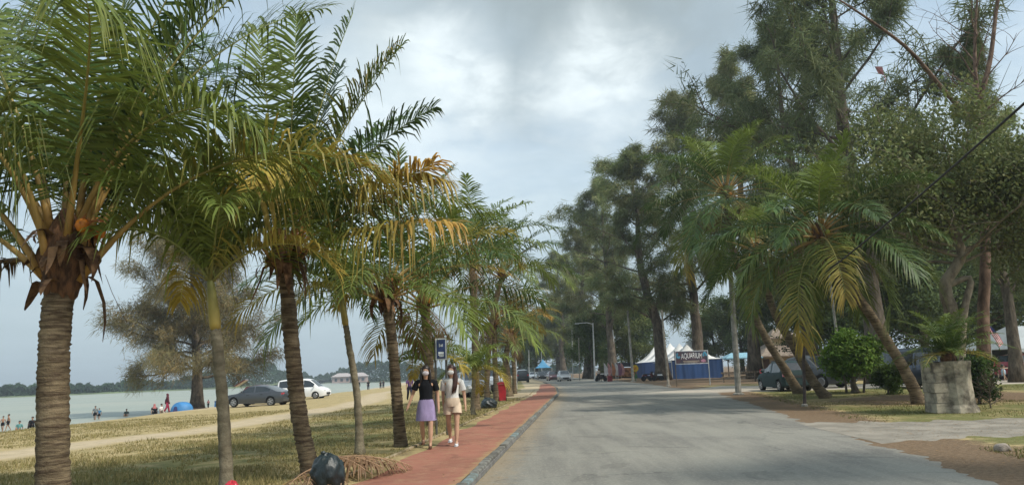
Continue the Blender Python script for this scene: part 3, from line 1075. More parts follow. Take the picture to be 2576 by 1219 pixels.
coconut(b7, [b7, at(1196, 960, 28), at(1194, 830, 28), at(1186, 640, 28)], .17, .115, 'tall coconut palm with flared grey trunk beside the small black bag', 3.7, nf=22, leaf=.9, seed=51, olds=5, nleaf=40, nuts=3, az0=.1)
b8 = stand(1226, 1014, 34)
coconut(b8, [b8, at(1225, 950, 34), at(1235, 820, 34), at(1262, 690, 34)], .135, .115, 'coconut palm in front of the red bin, its long fronds hanging over the path', 4.0, nf=21, leaf=.92, seed=61, olds=4, nleaf=38, nuts=2, az0=.3)
b9 = stand(1249, 1006, 38)
coconut(b9, [b9, at(1247, 950, 38), at(1244, 890, 38), at(1242, 810, 38)], .16, .13, 'low coconut palm with yellowing fronds just left of the red bin', 3.2, nf=18, leaf=.8, seed=71, olds=6, nleaf=36, nuts=2, az0=.9,
        spec=[dict(az=.2, el=1.0, L=3.2, droop=1.3, c0=BRIGHT, c1=YELL), dict(az=-.3, el=.8, L=3.0, droop=1.4, c0=YELL * .7, c1=YELL), dict(az=.0, el=.55, L=3.0, droop=1.4, c0=YELL * .6, c1=ORNG * .8)])
b10 = stand(1277, 994, 44)
coconut(b10, [b10, at(1276, 950, 44), at(1272, 900, 44), at(1284, 850, 44)], .30, .15, 'coconut palm with the thickest pale trunk right behind the red bin', 3.2, nf=18, leaf=.8, seed=81, olds=4, nleaf=34, nuts=2, az0=.2,
        spec=[dict(az=.1, el=1.0, L=3.4, droop=1.5, c0=YELL * .6, c1=YELL), dict(az=-.6, el=.9, L=3.0, droop=1.5, c0=YELL * .6, c1=ORNG * .8)])
b11 = stand(1294, 986, 49)
coconut(b11, [b11, at(1293, 940, 49), at(1291, 890, 49), at(1300, 815, 49)], .15, .12, 'farthest coconut palm of the row, nearest the road', 3.4, nf=17, leaf=.8, seed=91, olds=3, nleaf=32, nuts=1, az0=.7)
b12 = stand(1072, 1050, 21.5)
slim_palm(b12, [b12, at(1070, 1010, 21.5), at(1072, 960, 21.5), at(1076, 905, 21.5)], 'short bushy feather palm left of the blue sign', fl=1.35, nf=12, seed=14, r0=.07, r1=.05, shaft=.3, el_lo=.3, leaf=.5, az0=.8)
b13 = stand(1190, 1040, 25)
slim_palm(b13, [b13, at(1188, 1000, 25), at(1192, 970, 25), at(1196, 930, 25)], 'short bushy feather palm right of the blue sign', fl=1.5, nf=12, seed=15, r0=.07, r1=.05, shaft=.3, el_lo=.2, leaf=.5, az0=.3)

# ------------------------------------------------------------------ leaning palms on the right
r1_ = stand(2010, 984, 35)
coconut(r1_, [r1_, at(1975, 930, 35), at(1905, 810, 35), at(1845, 640, 35), at(1825, 490, 35)], .21, .15, 'tallest leaning coconut palm, rising over the teal hatchback', 5.1, nf=36, leaf=1.2, seed=101, olds=6, nleaf=60, nuts=4, az0=.4, el_lo=-.6, group='coconut palms leaning over the verge')
r2_ = stand(2078, 997, 29.6)
coconut(r2_, [r2_, at(2040, 950, 29.6), at(1990, 860, 29.6), at(1945, 780, 29.8), at(1905, 640, 30)], .20, .13, 'leaning coconut palm with flared foot between the thin post and the green bush', 3.2, nf=20, leaf=.8, seed=111, olds=5, nleaf=34, nuts=2, az0=.9, el_lo=-.7, group='coconut palms leaning over the verge')
r3_ = stand(2312, 1012, 23.7)
coconut(r3_, [r3_, at(2285, 950, 23.7), at(2215, 830, 23.7), at(2140, 720, 23.8), at(2062, 590, 24)], .19, .13, 'leaning coconut palm between the green bush and the stone planter', 4.1, nf=34, leaf=1.05, seed=121, olds=3, nleaf=60, nuts=3, az0=.2, el_lo=-.42, group='coconut palms leaning over the verge')

# ------------------------------------------------------------------ trees
OLIVE = (.16, .20, .085)
DKOL = (.13, .165, .078)
TAN = (.30, .225, .105)
bt = stand(495, 1012, 80)
tree('casuarina_tree', bt, 'broad brownish feathery tree standing alone on the beach beside the blue tent', 'tree', 'feathery needle trees', [bt, at(497, 940, 80), at(492, 850, 80), at(486, 740, 80), at(480, 640, 80), at(474, 560, 80)], .62,
     lambda t, a: float(np.interp(t, [.2, .32, .5, .62, .72, .9, 1], [7.0, 8.2, 7.6, 6.6, 6.0, 4.2, 2])), seed=5, limbs=60, subs=11, tufts=12, blades=17, blen=.85, bw=.026, c=(.21, .19, .095), c2=TAN, t0=.17, limb_el=(.95, .05), droop=.45, spread=.9, gap=.12, sub_len=.4)


def cas_proto(seed, c, c2, dens=1.0, wide=5.2, name_='casuarina_tree'):
    """20 m needle tree at the origin"""
    return tree(name_, (0, 0, 0), 'x', 'tree', 'feathery needle trees', [(0, 0, 0), (.25, 0, 5), (-.1, .2, 10), (.3, .1, 15), (.2, 0, 20)], .42,
                lambda t, a: wide * float(np.interp(t, [.2, .35, .55, .8, 1], [.75, 1.0, 1.0, .7, .25])) * (1 + .25 * math.sin(a * 3 + seed)), seed=seed, limbs=int(36 * dens), subs=10, tufts=8, blades=13, blen=.72, bw=.024, c=c, c2=c2, t0=.22, limb_el=(1.0, .25), droop=.5, spread=.36, gap=.16)


pA = cas_proto(201, OLIVE, (.24, .24, .115), .85)
pB = cas_proto(202, DKOL, (.18, .20, .10), 1.0, 5.6)
pC = cas_proto(203, (.20, .225, .10), (.25, .24, .12), .8, 4.6)


def broad_proto(seed, c, c2, wide=5.0):
    return tree('broadleaf_tree', (0, 0, 0), 'x', 'tree', 'leafy trees', [(0, 0, 0), (.2, .1, 3), (-.2, 0, 6), (.2, .2, 9), (0, 0, 12)], .34,
                lambda t, a: wide * float(np.interp(t, [.15, .35, .6, .85, 1], [.7, 1.05, 1.05, .7, .3])) * (1 + .3 * math.sin(a * 2 + seed)), seed=seed, limbs=34, subs=8, tufts=9, blades=15, blen=.32, bw=.26, kind='broad', c=c, c2=c2, gap=.08, t0=.16, limb_el=(1.0, .15), spread=.45)


pD = broad_proto(211, (.11, .16, .055), (.15, .20, .065))
pE = broad_proto(212, (.095, .135, .055), (.125, .165, .065), 5.6)
pF = broad_proto(213, (.16, .20, .07), (.20, .22, .08), 4.6)
used = set()


def plant(proto, u, y, v_top, label, sxy=1.0, rz=0.0, lean=0.0):
    base = px(u, y)
    zt = at(u, v_top, y)[2]
    hh = 20.0 if proto in (pA, pB, pC) else 12.5
    s = (zt - base[2]) / hh
    o = proto if proto not in used else dup(proto)
    used.add(proto)
    o.location = tuple(base)
    o.scale = (s * sxy, s * sxy, s)
    o.rotation_euler = (0, lean, rz)
    o['label'] = label
    return o


plant(pA, 1668, 85, 400, 'tall feathery tree with dark leaning trunk in front of the white marquee', 1.35, .3, -.12)
plant(pC, 1760, 90, 260, 'very tall feathery tree whose trunk stands behind the advertising banner', 1.0, 1.2, .02)
plant(pA, 1545, 112, 470, 'feathery tree behind the flag stall', 1.1, 2.2)
plant(pC, 1478, 130, 590, 'feathery roadside tree beyond the silver oncoming car', 1.3, .7)
plant(pB, 1520, 150, 540, 'dark feathery tree deep in the row beyond the flag stall', 1.2, 4.0)
plant(pA, 1420, 190, 650, 'small far feathery tree over the end of the road', 1.25, 3.0)
plant(pB, 2215, 46, -230, 'huge dark feathery tree behind the house, its top cut off', 1.0, 1.0, -.05)
plant(pB, 2050, 62, 60, 'dark feathery tree between the tallest leaning palm and the huge dark tree', .9, 2.6)
plant(pA, 2560, 40, 120, 'feathery tree at the right edge beside the bare tree', .8, .5)
plant(pC, 1900, 75, 180, 'grey green feathery tree behind the tallest leaning palm', .95, 5.2)
plant(pD, 1490, 118, 800, 'leafy roadside tree right of the silver oncoming car', 1.15, 0)
plant(pF, 1545, 125, 780, 'pale leafy tree behind the motorcycle parked by the road', 1.2, 1.3)
plant(pD, 1625, 128, 770, 'leafy tree behind the left end of the marquee', 1.2, 2.3)
plant(pF, 1800, 122, 790, 'leafy tree behind the right end of the marquee', 1.3, 3.4)
plant(pD, 1870, 118, 760, 'leafy tree left of the brown roofed house', 1.2, 4.4)
plant(pE, 1985, 112, 700, 'dark leafy tree rising behind the brown roofed house', 1.2, .6)
plant(pE, 2110, 75, 600, 'dense dark leafy tree right of the brown roofed house', 1.3, 1.9)
plant(pD, 2230, 62, 640, 'dense leafy tree behind the dark blue van', 1.2, 2.9)
plant(pE, 2330, 58, 560, 'dark leafy tree between the van and the stone planter', 1.2, 4.9)
plant(pE, 2440, 66, 520, 'dark leafy tree behind the striped flag', 1.25, .2)
plant(pD, 2560, 70, 560, 'dark leafy tree behind the grey canopy at the right edge', 1.25, 1.1)
plant(pF, 1405, 230, 780, 'small leafy tree where the road disappears', 1.5, .9)
plant(pE, 1352, 240, 800, 'dark leafy tree on the left where the road disappears', 1.5, 2.0)
plant(pD, 1310, 200, 820, 'leafy tree glimpsed behind the end of the palm row', 1.4, 3.7)

# two more of the row of needle trees stand beside the road just outside the picture; their shade lies on the road
def plant_at(proto, x, y, hgt, label, sxy=1.0, rz=0.0):
    o = dup(proto)
    s = hgt / 20.0
    o.location = (x, y, hz(x, y))
    o.scale = (s * sxy, s * sxy, s)
    o.rotation_euler = (0, 0, rz)
    o['label'] = label


plant_at(pA, 15.5, 2.5, 17, 'roadside feathery tree just outside the right of the picture', .85, 1.0)
plant_at(pC, 20, -6, 20, 'roadside feathery tree behind the camera on the right', 1.0, 2.0)

# broad old tree with a twisted pale trunk, and the bare tree beside it
tb = stand(2405, 985, 26)
tree('broadleaf_tree', tb, 'wide olive leafed tree with twisted pale trunk behind the stone planter', 'tree', 'leafy trees',
     [tb, at(2398, 820, 26), at(2378, 720, 26), at(2418, 640, 26), at(2395, 560, 26), at(2400, 440, 26)], .28, lambda t, a: float(np.interp(t, [.3, .5, .8, 1], [3.0, 4.6, 4.4, 2.5])) * (1.25 if math.cos(a) < 0 else 1.0), seed=77,
     limbs=36, subs=10, tufts=11, blades=17, blen=.17, bw=.25, kind='broad', c=(.14, .17, .07), c2=(.18, .19, .085), gap=.25, t0=.52, limb_el=(.7, .15), bark_m=PALEBARK, spread=.35, topr=.3,
     extra=[([at(2378, 720, 26), at(2440, 700, 25.8), at(2425, 780, 25.7), at(2418, 900, 25.6), stand(2420, 985, 25.7)], .10, .13)])
tb2 = stand(2475, 980, 30)
tree('bare_tree', tb2, 'tall leafless tree with straight brown trunk and long bare limbs at top right', 'tree', None,
     [tb2, at(2474, 800, 30), at(2478, 600, 30), at(2470, 400, 30), at(2462, 260, 30), at(2450, 120, 30), at(2462, -60, 30)], .26, lambda t, a: float(np.interp(t, [.6, .8, 1], [2.4, 3.2, 1.6])), seed=88,
     limbs=15, subs=7, tufts=0, blades=0, t0=.62, limb_el=(1.0, .6), limb_up=.03, lr=.42, sub_len=.6, bark_m=bark('brown_bark', hexc('#7a6455'), hexc('#4c3d33'), .7),
     extra=[([at(2468, 330, 30), at(2380, 235, 29), at(2290, 130, 28), at(2200, 60, 27), at(2110, 0, 26)], .11, .03), ([at(2464, 250, 30), at(2490, 150, 30), at(2505, 30, 30), at(2520, -60, 30)], .12, .05)])

# round green bush
gb = stand(2152, 990, 33)
tree('green_bush', gb, 'round bright green bush with dark stems on the right verge', 'bush', None, [gb, gb + np.array([-.05, 0, .5]), gb + np.array([.1, 0, .9]), gb + np.array([0, 0, 1.5])], .16,
     lambda t, a: 1.35 * float(np.interp(t, [.2, .5, 1], [.9, 1.1, .75])), seed=99, limbs=26, subs=8, tufts=7, blades=11, blen=.17, bw=.30, kind='broad', c=(.12, .21, .04), c2=(.18, .27, .06), t0=.42, limb_el=(1.1, .0), spread=.18, lr=.4, sub_len=.45,
     extra=[([gb + np.array([-.35, .1, 0]), gb + np.array([-.4, 0, .5]), gb + np.array([-.5, 0, 1.0])], .06, .03), ([gb + np.array([.4, .1, 0]), gb + np.array([.45, 0, .5]), gb + np.array([.6, 0, .9])], .06, .03)])

# far wooded shore: nobody could count these crowns
def far_wood():
    rg = np.random.RandomState(3)
    us = np.array([-150, 0, 130, 240, 330, 420, 520, 575, 630, 680, 710, 760, 800, 840, 880, 930, 985, 1040, 1100, 1200, 1350, 1460])
    tops = np.array([972, 976, 966, 972, 958, 962, 940, 912, 900, 912, 938, 940, 945, 936, 922, 912, 910, 920, 930, 930, 925, 920])
    deps = np.array([340, 345, 350, 360, 380, 400, 420, 430, 450, 480, 520, 600, 640, 640, 560, 520, 500, 480, 460, 440, 420, 400])
    Vs, Cs = [], []
    n = 46000
    u = rg.uniform(-150, 1460, n)
    dp = np.interp(u, us, deps) + rg.rand(n) ** 1.5 * 45
    bump = 10 * (vnoise(u * .09, 0, 21) - .45) + 7 * (vnoise(u * .3, 0, 22) - .5)
    top = np.interp(u, us, tops) - bump
    for i in range(n):
        zt = at(u[i], top[i], dp[i])
        z = -1.6 + (zt[2] + 1.6) * (1 - rg.rand() ** 1.7)
        c_ = np.array([zt[0], dp[i], z])
        a = norm(rg.normal(0, 1, 3)) * rg.uniform(.7, 1.5)
        b_ = norm(np.cross(a, rg.normal(0, 1, 3))) * rg.uniform(.5, 1.1)
        Vs += [c_ - a, c_ + b_, c_ + a * .9 - b_ * .3]
        g = rg.uniform(.7, 1.3) * (.75 + .6 * float(vnoise(u[i] * .12, z * .3, 5)))
        Cs += [np.array((.045, .085, .045)) * g] * 3
    o = mesh('far_wood', np.array(Vs), np.arange(3 * n).reshape(-1, 3), BROAD, None, np.array(Cs))
    tag(o, 'dense green wood along the far shore across the water', 'woodland', kind='stuff')
    # the land under the wood
    P0 = np.array([at(a, 1000, d)[:2] for a, d in zip(us, deps)])
    V_, F_ = [], []
    for i, (x, y) in enumerate(P0):
        V_ += [(x, y - 6, -1.75), (x, y + 2, -.9), (x, y + 120, 1.5)]
    for i in range(len(P0) - 1):
        q = 3 * i
        F_ += [(q, q + 3, q + 4, q + 1), (q + 1, q + 4, q + 5, q + 2)]
    tag(mesh('far_shore_land', V_, F_, mat('far_land', hexc('#5d6b4a'), .95, .3, .05)), kind='structure')


far_wood()

# ------------------------------------------------------------------ cars
GLASS = mat('tinted_glass', (.018, .024, .028), .06, .1, 2, spec=.9)
TYRE = mat('tyre_rubber', (.018, .018, .018), .85, .2, 20)
RIM = mat('alloy_rim', (.45, .45, .46), .35, .1, 9, metal=.7)
TRIM = mat('dark_trim', (.02, .02, .022), .6, .2, 10)
HEADL = mat('headlight_lens', (.72, .74, .75), .12, .1, 9, spec=.9)
TAILL = mat('taillight_lens', (.42, .02, .025), .15, .2, 9, spec=.8)
PLATE = mat('number_plate', (.03, .03, .03), .5, .1, 9)


def paint(name, c, metal=.25):
    return mat('paint_' + name, c, .32, .05, 1.2, metal=metal, coat=.6)


CARS = {
    'sedan': dict(L=4.85, W=1.86, wb=2.95, deck=[(-2.42, .78), (-2.36, .98), (-1.7, 1.04), (0, .97), (1.0, .95), (1.9, .84), (2.25, .74), (2.42, .58)], roof=[(-1.85, 1.04), (-.95, 1.40), (-.25, 1.47), (.35, 1.43), (1.15, .95)], pil=(-.15,), side=(-1.35, .85)),
    'hatch': dict(L=3.75, W=1.66, wb=2.45, deck=[(-1.87, .72), (-1.80, .98), (0, .93), (.85, .95), (1.45, .84), (1.75, .68), (1.87, .5)], roof=[(-1.82, 1.0), (-1.5, 1.40), (-.6, 1.52), (.1, 1.49), (.98, .95)], pil=(-.25,), side=(-1.4, .7)),
    'mpv': dict(L=4.93, W=1.85, wb=3.0, deck=[(-2.46, .8), (-2.42, 1.08), (1.4, 1.10), (2.0, 1.02), (2.32, .86), (2.46, .55)], roof=[(-2.42, 1.15), (-2.25, 1.80), (-1.2, 1.92), (.4, 1.90), (.9, 1.80), (1.80, 1.08)], pil=(-1.05, .25), side=(-2.15, 1.35)),
    'suv': dict(L=4.5, W=1.82, wb=2.65, deck=[(-2.25, .8), (-2.2, 1.10), (0, 1.06), (1.0, 1.08), (1.85, 1.0), (2.15, .85), (2.25, .55)], roof=[(-2.2, 1.12), (-1.95, 1.62), (-.8, 1.74), (.2, 1.70), (1.1, 1.08)], pil=(-.25,), side=(-1.85, .8)),
    'pickup': dict(L=5.2, W=1.85, wb=3.1, deck=[(-2.6, .9), (-2.55, 1.12), (0, 1.08), (1.2, 1.10), (2.2, 1.02), (2.5, .85), (2.6, .6)], roof=[(-.95, 1.12), (-.75, 1.68), (-.1, 1.80), (.55, 1.76), (1.35, 1.10)], pil=(.15,), side=(-.65, 1.1)),
}


def car(loc, rz, typ, pm, label, cat='car', name=None, group=None, hatch_up=False):
    S_ = CARS[typ]
    L, Wd, wb = S_['L'], S_['W'], S_['wb']
    root = thing(name or {'sedan': 'parked_sedan', 'hatch': 'hatchback_car', 'mpv': 'people_carrier', 'suv': 'off_road_car', 'pickup': 'pickup_truck'}[typ], (0, 0, 0), label, cat, group)
    wr = .33 if typ in ('sedan', 'mpv') else (.29 if typ == 'hatch' else .36)
    X_ = np.unique(np.round(np.concatenate([np.linspace(-L / 2, L / 2, 49), [wb / 2 - wr - .06, wb / 2 + wr + .06, -wb / 2 - wr - .06, -wb / 2 + wr + .06], [S_['side'][0], S_['side'][1]]]), 3))
    dk = np.interp(X_, *zip(*S_['deck']))
    rf = np.maximum(dk, np.interp(X_, *zip(*S_['roof']), left=-1, right=-1))
    endt = np.clip((L / 2 - np.abs(X_)) / .55, 0, 1)
    wp = Wd / 2 * (.84 + .16 * (1 - (1 - endt) ** 2.2))
    sill = np.full(len(X_), .22 if typ != 'suv' else .30) + .10 * (1 - endt) ** 2
    for cx in (-wb / 2, wb / 2):
        q = (wr + .055) ** 2 - (X_ - cx) ** 2
        sill = np.where(q > 0, np.maximum(sill, wr + np.sqrt(np.maximum(q, 0))), sill)
    cols = []
    g = np.clip((rf - dk) / .4, 0, 1)
    prof = [(1.0 * .97, lambda: sill), (1.0, lambda: np.maximum(sill + .01, .48)), (1.0, lambda: np.maximum(sill + .02, .70)), (.965, lambda: dk - .02),
            (.93, lambda: dk + .015), (None, lambda: dk + .015 + (rf - dk) * .84), (None, lambda: dk + .02 + (rf - dk) * .97), (.34, lambda: dk + .03 + (rf - dk) * 1.0), (0, lambda: dk + .035 + (rf - dk))]
    for i, (wf, zf) in enumerate(prof):
        if wf is None:
            wf_ = (.93 - .16 * g) if i == 5 else (.80 - .14 * g)
        else:
            wf_ = wf
        cols.append(np.stack([X_, wp * wf_, zf()], -1))
    full = cols + [c_ * np.array([1, -1, 1]) for c_ in cols[-2::-1]]
    nc, ns = len(full), len(X_)
    V_ = np.stack(full, 1)           # station, column
    vid = lambda i, j: i * nc + j
    body, wins = [], {}
    s0, s1 = S_['side']
    rx0, rx1 = S_['roof'][0][0], S_['roof'][1][0]
    fx0, fx1 = S_['roof'][-2][0], S_['roof'][-1][0]
    for i in range(ns - 1):
        xm = (X_[i] + X_[i + 1]) / 2
        for j in range(nc - 1):
            q = (vid(i, j), vid(i + 1, j), vid(i + 1, j + 1), vid(i, j + 1))
            key = None
            if j in (4, nc - 6) and s0 < xm < s1 and all(abs(xm - p_) > .055 for p_ in S_['pil']) and g[i] > .25 and g[i + 1] > .25:
                key = ('side_window', j, sum(xm > p_ for p_ in S_['pil']))
            elif j in (6, 7, 8, 9) and fx0 + .02 < xm < fx1 - .04:
                key = ('windscreen', 0, 0)
            elif j in (6, 7, 8, 9) and rx0 + .05 < xm < rx1 - .02 and typ != 'pickup':
                key = ('rear_window', 0, 0)
            (wins.setdefault(key, []) if key else body).append(q)
    body.append(tuple(vid(0, j) for j in range(nc)))
    body.append(tuple(vid(ns - 1, j) for j in range(nc - 1, -1, -1)))
    VV = V_.reshape(-1, 3)
    bo = mesh('body', VV, body, pm, root, smooth=True, local=True)
    try:
        bo.data.set_sharp_from_angle(angle=R(38))
    except Exception:
        pass
    for key, qs in wins.items():
        mesh(key[0], VV, qs, GLASS, root, smooth=True, local=True)
    b = MB()
    b.box((0, 0, .34), (L * .92, Wd * .78, .26))
    b.build('underbody', TRIM, root, local=True)
    for sx in (-1, 1):
        for sy in (-1, 1):
            t_ = MB()
            t_.lathe([(wr * .62, -.10), (wr * .93, -.10), (wr, -.06), (wr, .06), (wr * .93, .10), (wr * .62, .10)], 22, (sx * wb / 2, sy * (Wd / 2 - .12), wr), 'Y')
            to = t_.build('wheel', TYRE, root, local=True, smooth=False)
            r_ = MB()
            cy = sy * (Wd / 2 - .025)
            for k in range(5):
                a = k * 2 * PI / 5
                r_.box((sx * wb / 2 + math.cos(a) * wr * .33, cy, wr + math.sin(a) * wr * .33), (wr * .58, .03, wr * .20), tilt=(-a, 'Y'))
            r_.lathe([(wr * .60, -.02), (wr * .66, .0), (wr * .66, .012), (wr * .58, .012), (wr * .56, -.02)], 20, (sx * wb / 2, cy, wr), 'Y')
            r_.build('rim', RIM, to, local=True)
    zf = float(np.interp(L / 2 - .25, X_, dk))
    zr = float(np.interp(-L / 2 + .12, X_, dk))
    for sy in (-1, 1):
        h_ = MB()
        h_.ball((L / 2 - .17, sy * Wd * .36, zf - .10), (.14, .19, .075), 10)
        h_.build('headlight', HEADL, root, local=True, smooth=True)
        h_ = MB()
        tl = .12 if typ in ('sedan',) else .22
        h_.box((-L / 2 + .10, sy * Wd * .385, zr - .12), (.16, .26, tl), top=.9)
        h_.build('taillight', TAILL, root, local=True)
        h_ = MB()
        mx = S_['roof'][-1][0] - .38
        zm = float(np.interp(mx, X_, dk)) + .10
        h_.ball((mx, sy * (Wd / 2 + .08), zm), (.06, .11, .08), 8)
        h_.build('door_mirror', pm, root, local=True, smooth=True)
        for hx in ([-.75, .35] if typ != 'pickup' else [.0, .8]):
            h_ = MB()
            h_.box((hx, sy * Wd * .497, float(np.interp(hx, X_, dk)) - .14), (.20, .03, .035))
            h_.build('door_handle', TRIM, root, local=True)
    h_ = MB()
    h_.box((L / 2 - .01, 0, .50), (.06, Wd * .52, .20))
    h_.build('grille', TRIM, root, local=True)
    h_ = MB()
    h_.box((L / 2 + .02, 0, .42), (.03, .46, .11))
    h_.build('number_plate', PLATE, root, local=True)
    h_ = MB()
    h_.box((-L / 2 - .005, 0, .62 if typ == 'sedan' else .75), (.03, .46, .12))
    h_.build('number_plate', PLATE, root, local=True)
    if hatch_up:
        h_ = MB()
        h_.box((-L / 2 - .12, 0, 1.72), (.95, Wd * .74, .07), tilt=(-.55, 'Y'))
        ho = h_.build('raised_tailgate', pm, root, local=True)
    root.location = tuple(float(x) for x in loc)
    root.rotation_euler = (0, 0, rz)
    return root


GREYP = paint('slate', (.055, .060, .068))
WHITEP = paint('white', (.78, .78, .77), 0)
MAROON = paint('maroon', (.11, .016, .022))
SILVER = paint('silver', (.42, .43, .43), .6)
BLACKP = paint('black', (.012, .013, .015))
TEALP = mat('paint_teal', (.026, .048, .050), .65, .05, 1.2, spec=.2)
NAVYP = paint('navy', (.012, .02, .04))
REDP = paint('red', (.30, .02, .03))

car(px(652, 55), PI - .22, 'sedan', GREYP, 'dark grey sedan parked sideways on the sand behind the slim palm')
car(px(672, 60.5), .12, 'hatch', MAROON, 'maroon hatchback with raised tailgate half hidden behind the dark grey sedan', hatch_up=True)
car(px(764, 73), -.10, 'mpv', WHITEP, 'white people carrier on the beach behind the leaning palm trunk', 'van')
car(px(1185, 47), -1.25, 'hatch', SILVER, 'silver car parked behind the palm trunks beside the small black bag')
car(px(1222, 54), -1.35, 'suv', WHITEP, 'white car parked behind the palm trunks left of the red bin')
car(px(1165, 50), -1.2, 'suv', paint('dark_green', (.02, .035, .03)), 'dark green car half hidden behind the woman in white')
car(px(1419, 106), -1.50, 'hatch', SILVER, 'silver hatchback coming down the road towards the camera')
car(px(1392, 118), -1.50, 'sedan', paint('plum', (.10, .025, .035)), 'dark red car driving just behind the silver hatchback')
car(px(1313, 105), 1.62, 'suv', BLACKP, 'black off-road car driving away on the left of the road')
car(px(1362, 150), -1.5, 'hatch', BLACKP, 'black car far down the road, left of the dark red car')
car(px(1374, 152), -1.5, 'suv', paint('charcoal', (.03, .032, .035)), 'charcoal car far down the road beside the blue gazebo')
car(px(1340, 160), -1.5, 'hatch', WHITEP, 'white car farthest down the road right of the black off-road car')
car(px(1352, 166), -1.5, 'sedan', paint('cream', (.6, .58, .52), 0), 'cream car farthest down the road beside another pale one')
car(px(1972, 40), PI * .5 + .05, 'hatch', TEALP, 'teal grey hatchback parked behind the two leaning palm trunks')
car(px(2030, 43), -1.0, 'pickup', mat('paint_smoke', (.05, .055, .06), .45, .05, 1.2, coat=.3), 'grey pickup truck with bright headlight behind the leaning palms', 'truck')
car(px(2330, 37), -1.35, 'mpv', NAVYP, 'dark blue van facing the camera left of the stone planter', 'van')
car(px(2590, 45), .3, 'hatch', REDP, 'red car under the grey canopy at the right edge')


# ------------------------------------------------------------------ motorcycles
def motorcycle(loc, rz, label, c_):
    root = thing('motorcycle', (0, 0, 0), label, 'motorcycle', 'parked motorcycles')
    for x in (-.6, .6):
        t_ = MB()
        t_.lathe([(.22, -.04), (.27, -.04), (.29, 0), (.27, .04), (.22, .04)], 18, (x, 0, .29), 'Y')
        for k in range(3):
            t_.box((x, 0, .29), (.46, .015, .03), tilt=(k * PI / 3, 'Y'))
        t_.build('wheel', TYRE, root, local=True)
    b = MB()
    b.tube([(.6, 0, .29), (.48, 0, .7), (.40, 0, .98)], .035, 6)
    b.tube([(.45, 0, .72), (.1, 0, .42), (-.3, 0, .38), (-.6, 0, .30)], .05, 6)
    b.box((-.05, 0, .42), (.4, .24, .26))
    b.build('frame', TRIM, root, local=True)
    b = MB()
    b.box((.32, 0, .62), (.16, .30, .46), tilt=(-.35, 'Y'))
    b.box((-.45, 0, .62), (.6, .22, .16), top=.8)
    b.box((.62, 0, .62), (.34, .13, .05), tilt=(.2, 'Y'))
    b.build('fairing', c_, root, local=True)
    b = MB()
    b.box((-.25, 0, .75), (.78, .24, .09), top=.85)
    b.build('seat', TRIM, root, local=True)
    b = MB()
    b.tube([(.30, -.34, 1.02), (.40, -.1, .98), (.40, .1, .98), (.30, .34, 1.02)], .018, 6)
    b.ball((.46, 0, .92), (.08, .10, .09), 8)
    b.build('handlebar', TRIM, root, local=True)
    root.location = tuple(loc)
    root.rotation_euler = (0, 0, rz)
    return root


motorcycle(px(1512, 92), .5, 'motorcycle parked at the road edge left of the flag stall', BLACKP)
motorcycle(px(1632, 82), .2, 'motorcycle standing in front of the left end of the blue marquee wall', MAROON)
motorcycle(px(1650, 83), 2.9, 'motorcycle with white fairing beside the thick trunk at the marquee', WHITEP)

# ------------------------------------------------------------------ people
SKIN = mat('skin', (.50, .30, .20), .55, .08, 6, spec=.35)
SKIN2 = mat('tan_skin', (.30, .17, .11), .55, .08, 6, spec=.35)
HAIR = mat('dark_hair', (.018, .012, .010), .45, .3, 30, spec=.5)
HAIR2 = mat('brown_hair', (.055, .022, .016), .45, .3, 30, spec=.5)


def cloth(name, c, var=.12):
    return mat('cloth_' + name, c, .9, var, 9, bump=.5, bscale=7, spec=.1, stretch=(1, 1, .45))


def loft(cs, rx, ry, n=16, wob=0.0, seed=0):
    rg = np.random.RandomState(seed)
    V_, F_ = [], []
    k = len(cs)
    ph = rg.uniform(0, 6.28)
    for i in range(k):
        for j in range(n):
            a = 2 * PI * j / n
            w_ = 1 + wob * math.sin(a * 5 + ph + i * .4) * (i / max(1, k - 1))
            V_.append((cs[i][0] + rx[i] * math.cos(a) * w_, cs[i][1] + ry[i] * math.sin(a) * w_, cs[i][2]))
    for i in range(k - 1):
        for j in range(n):
            F_.append((i * n + j, i * n + (j + 1) % n, (i + 1) * n + (j + 1) % n, (i + 1) * n + j))
    return np.array(V_), F_


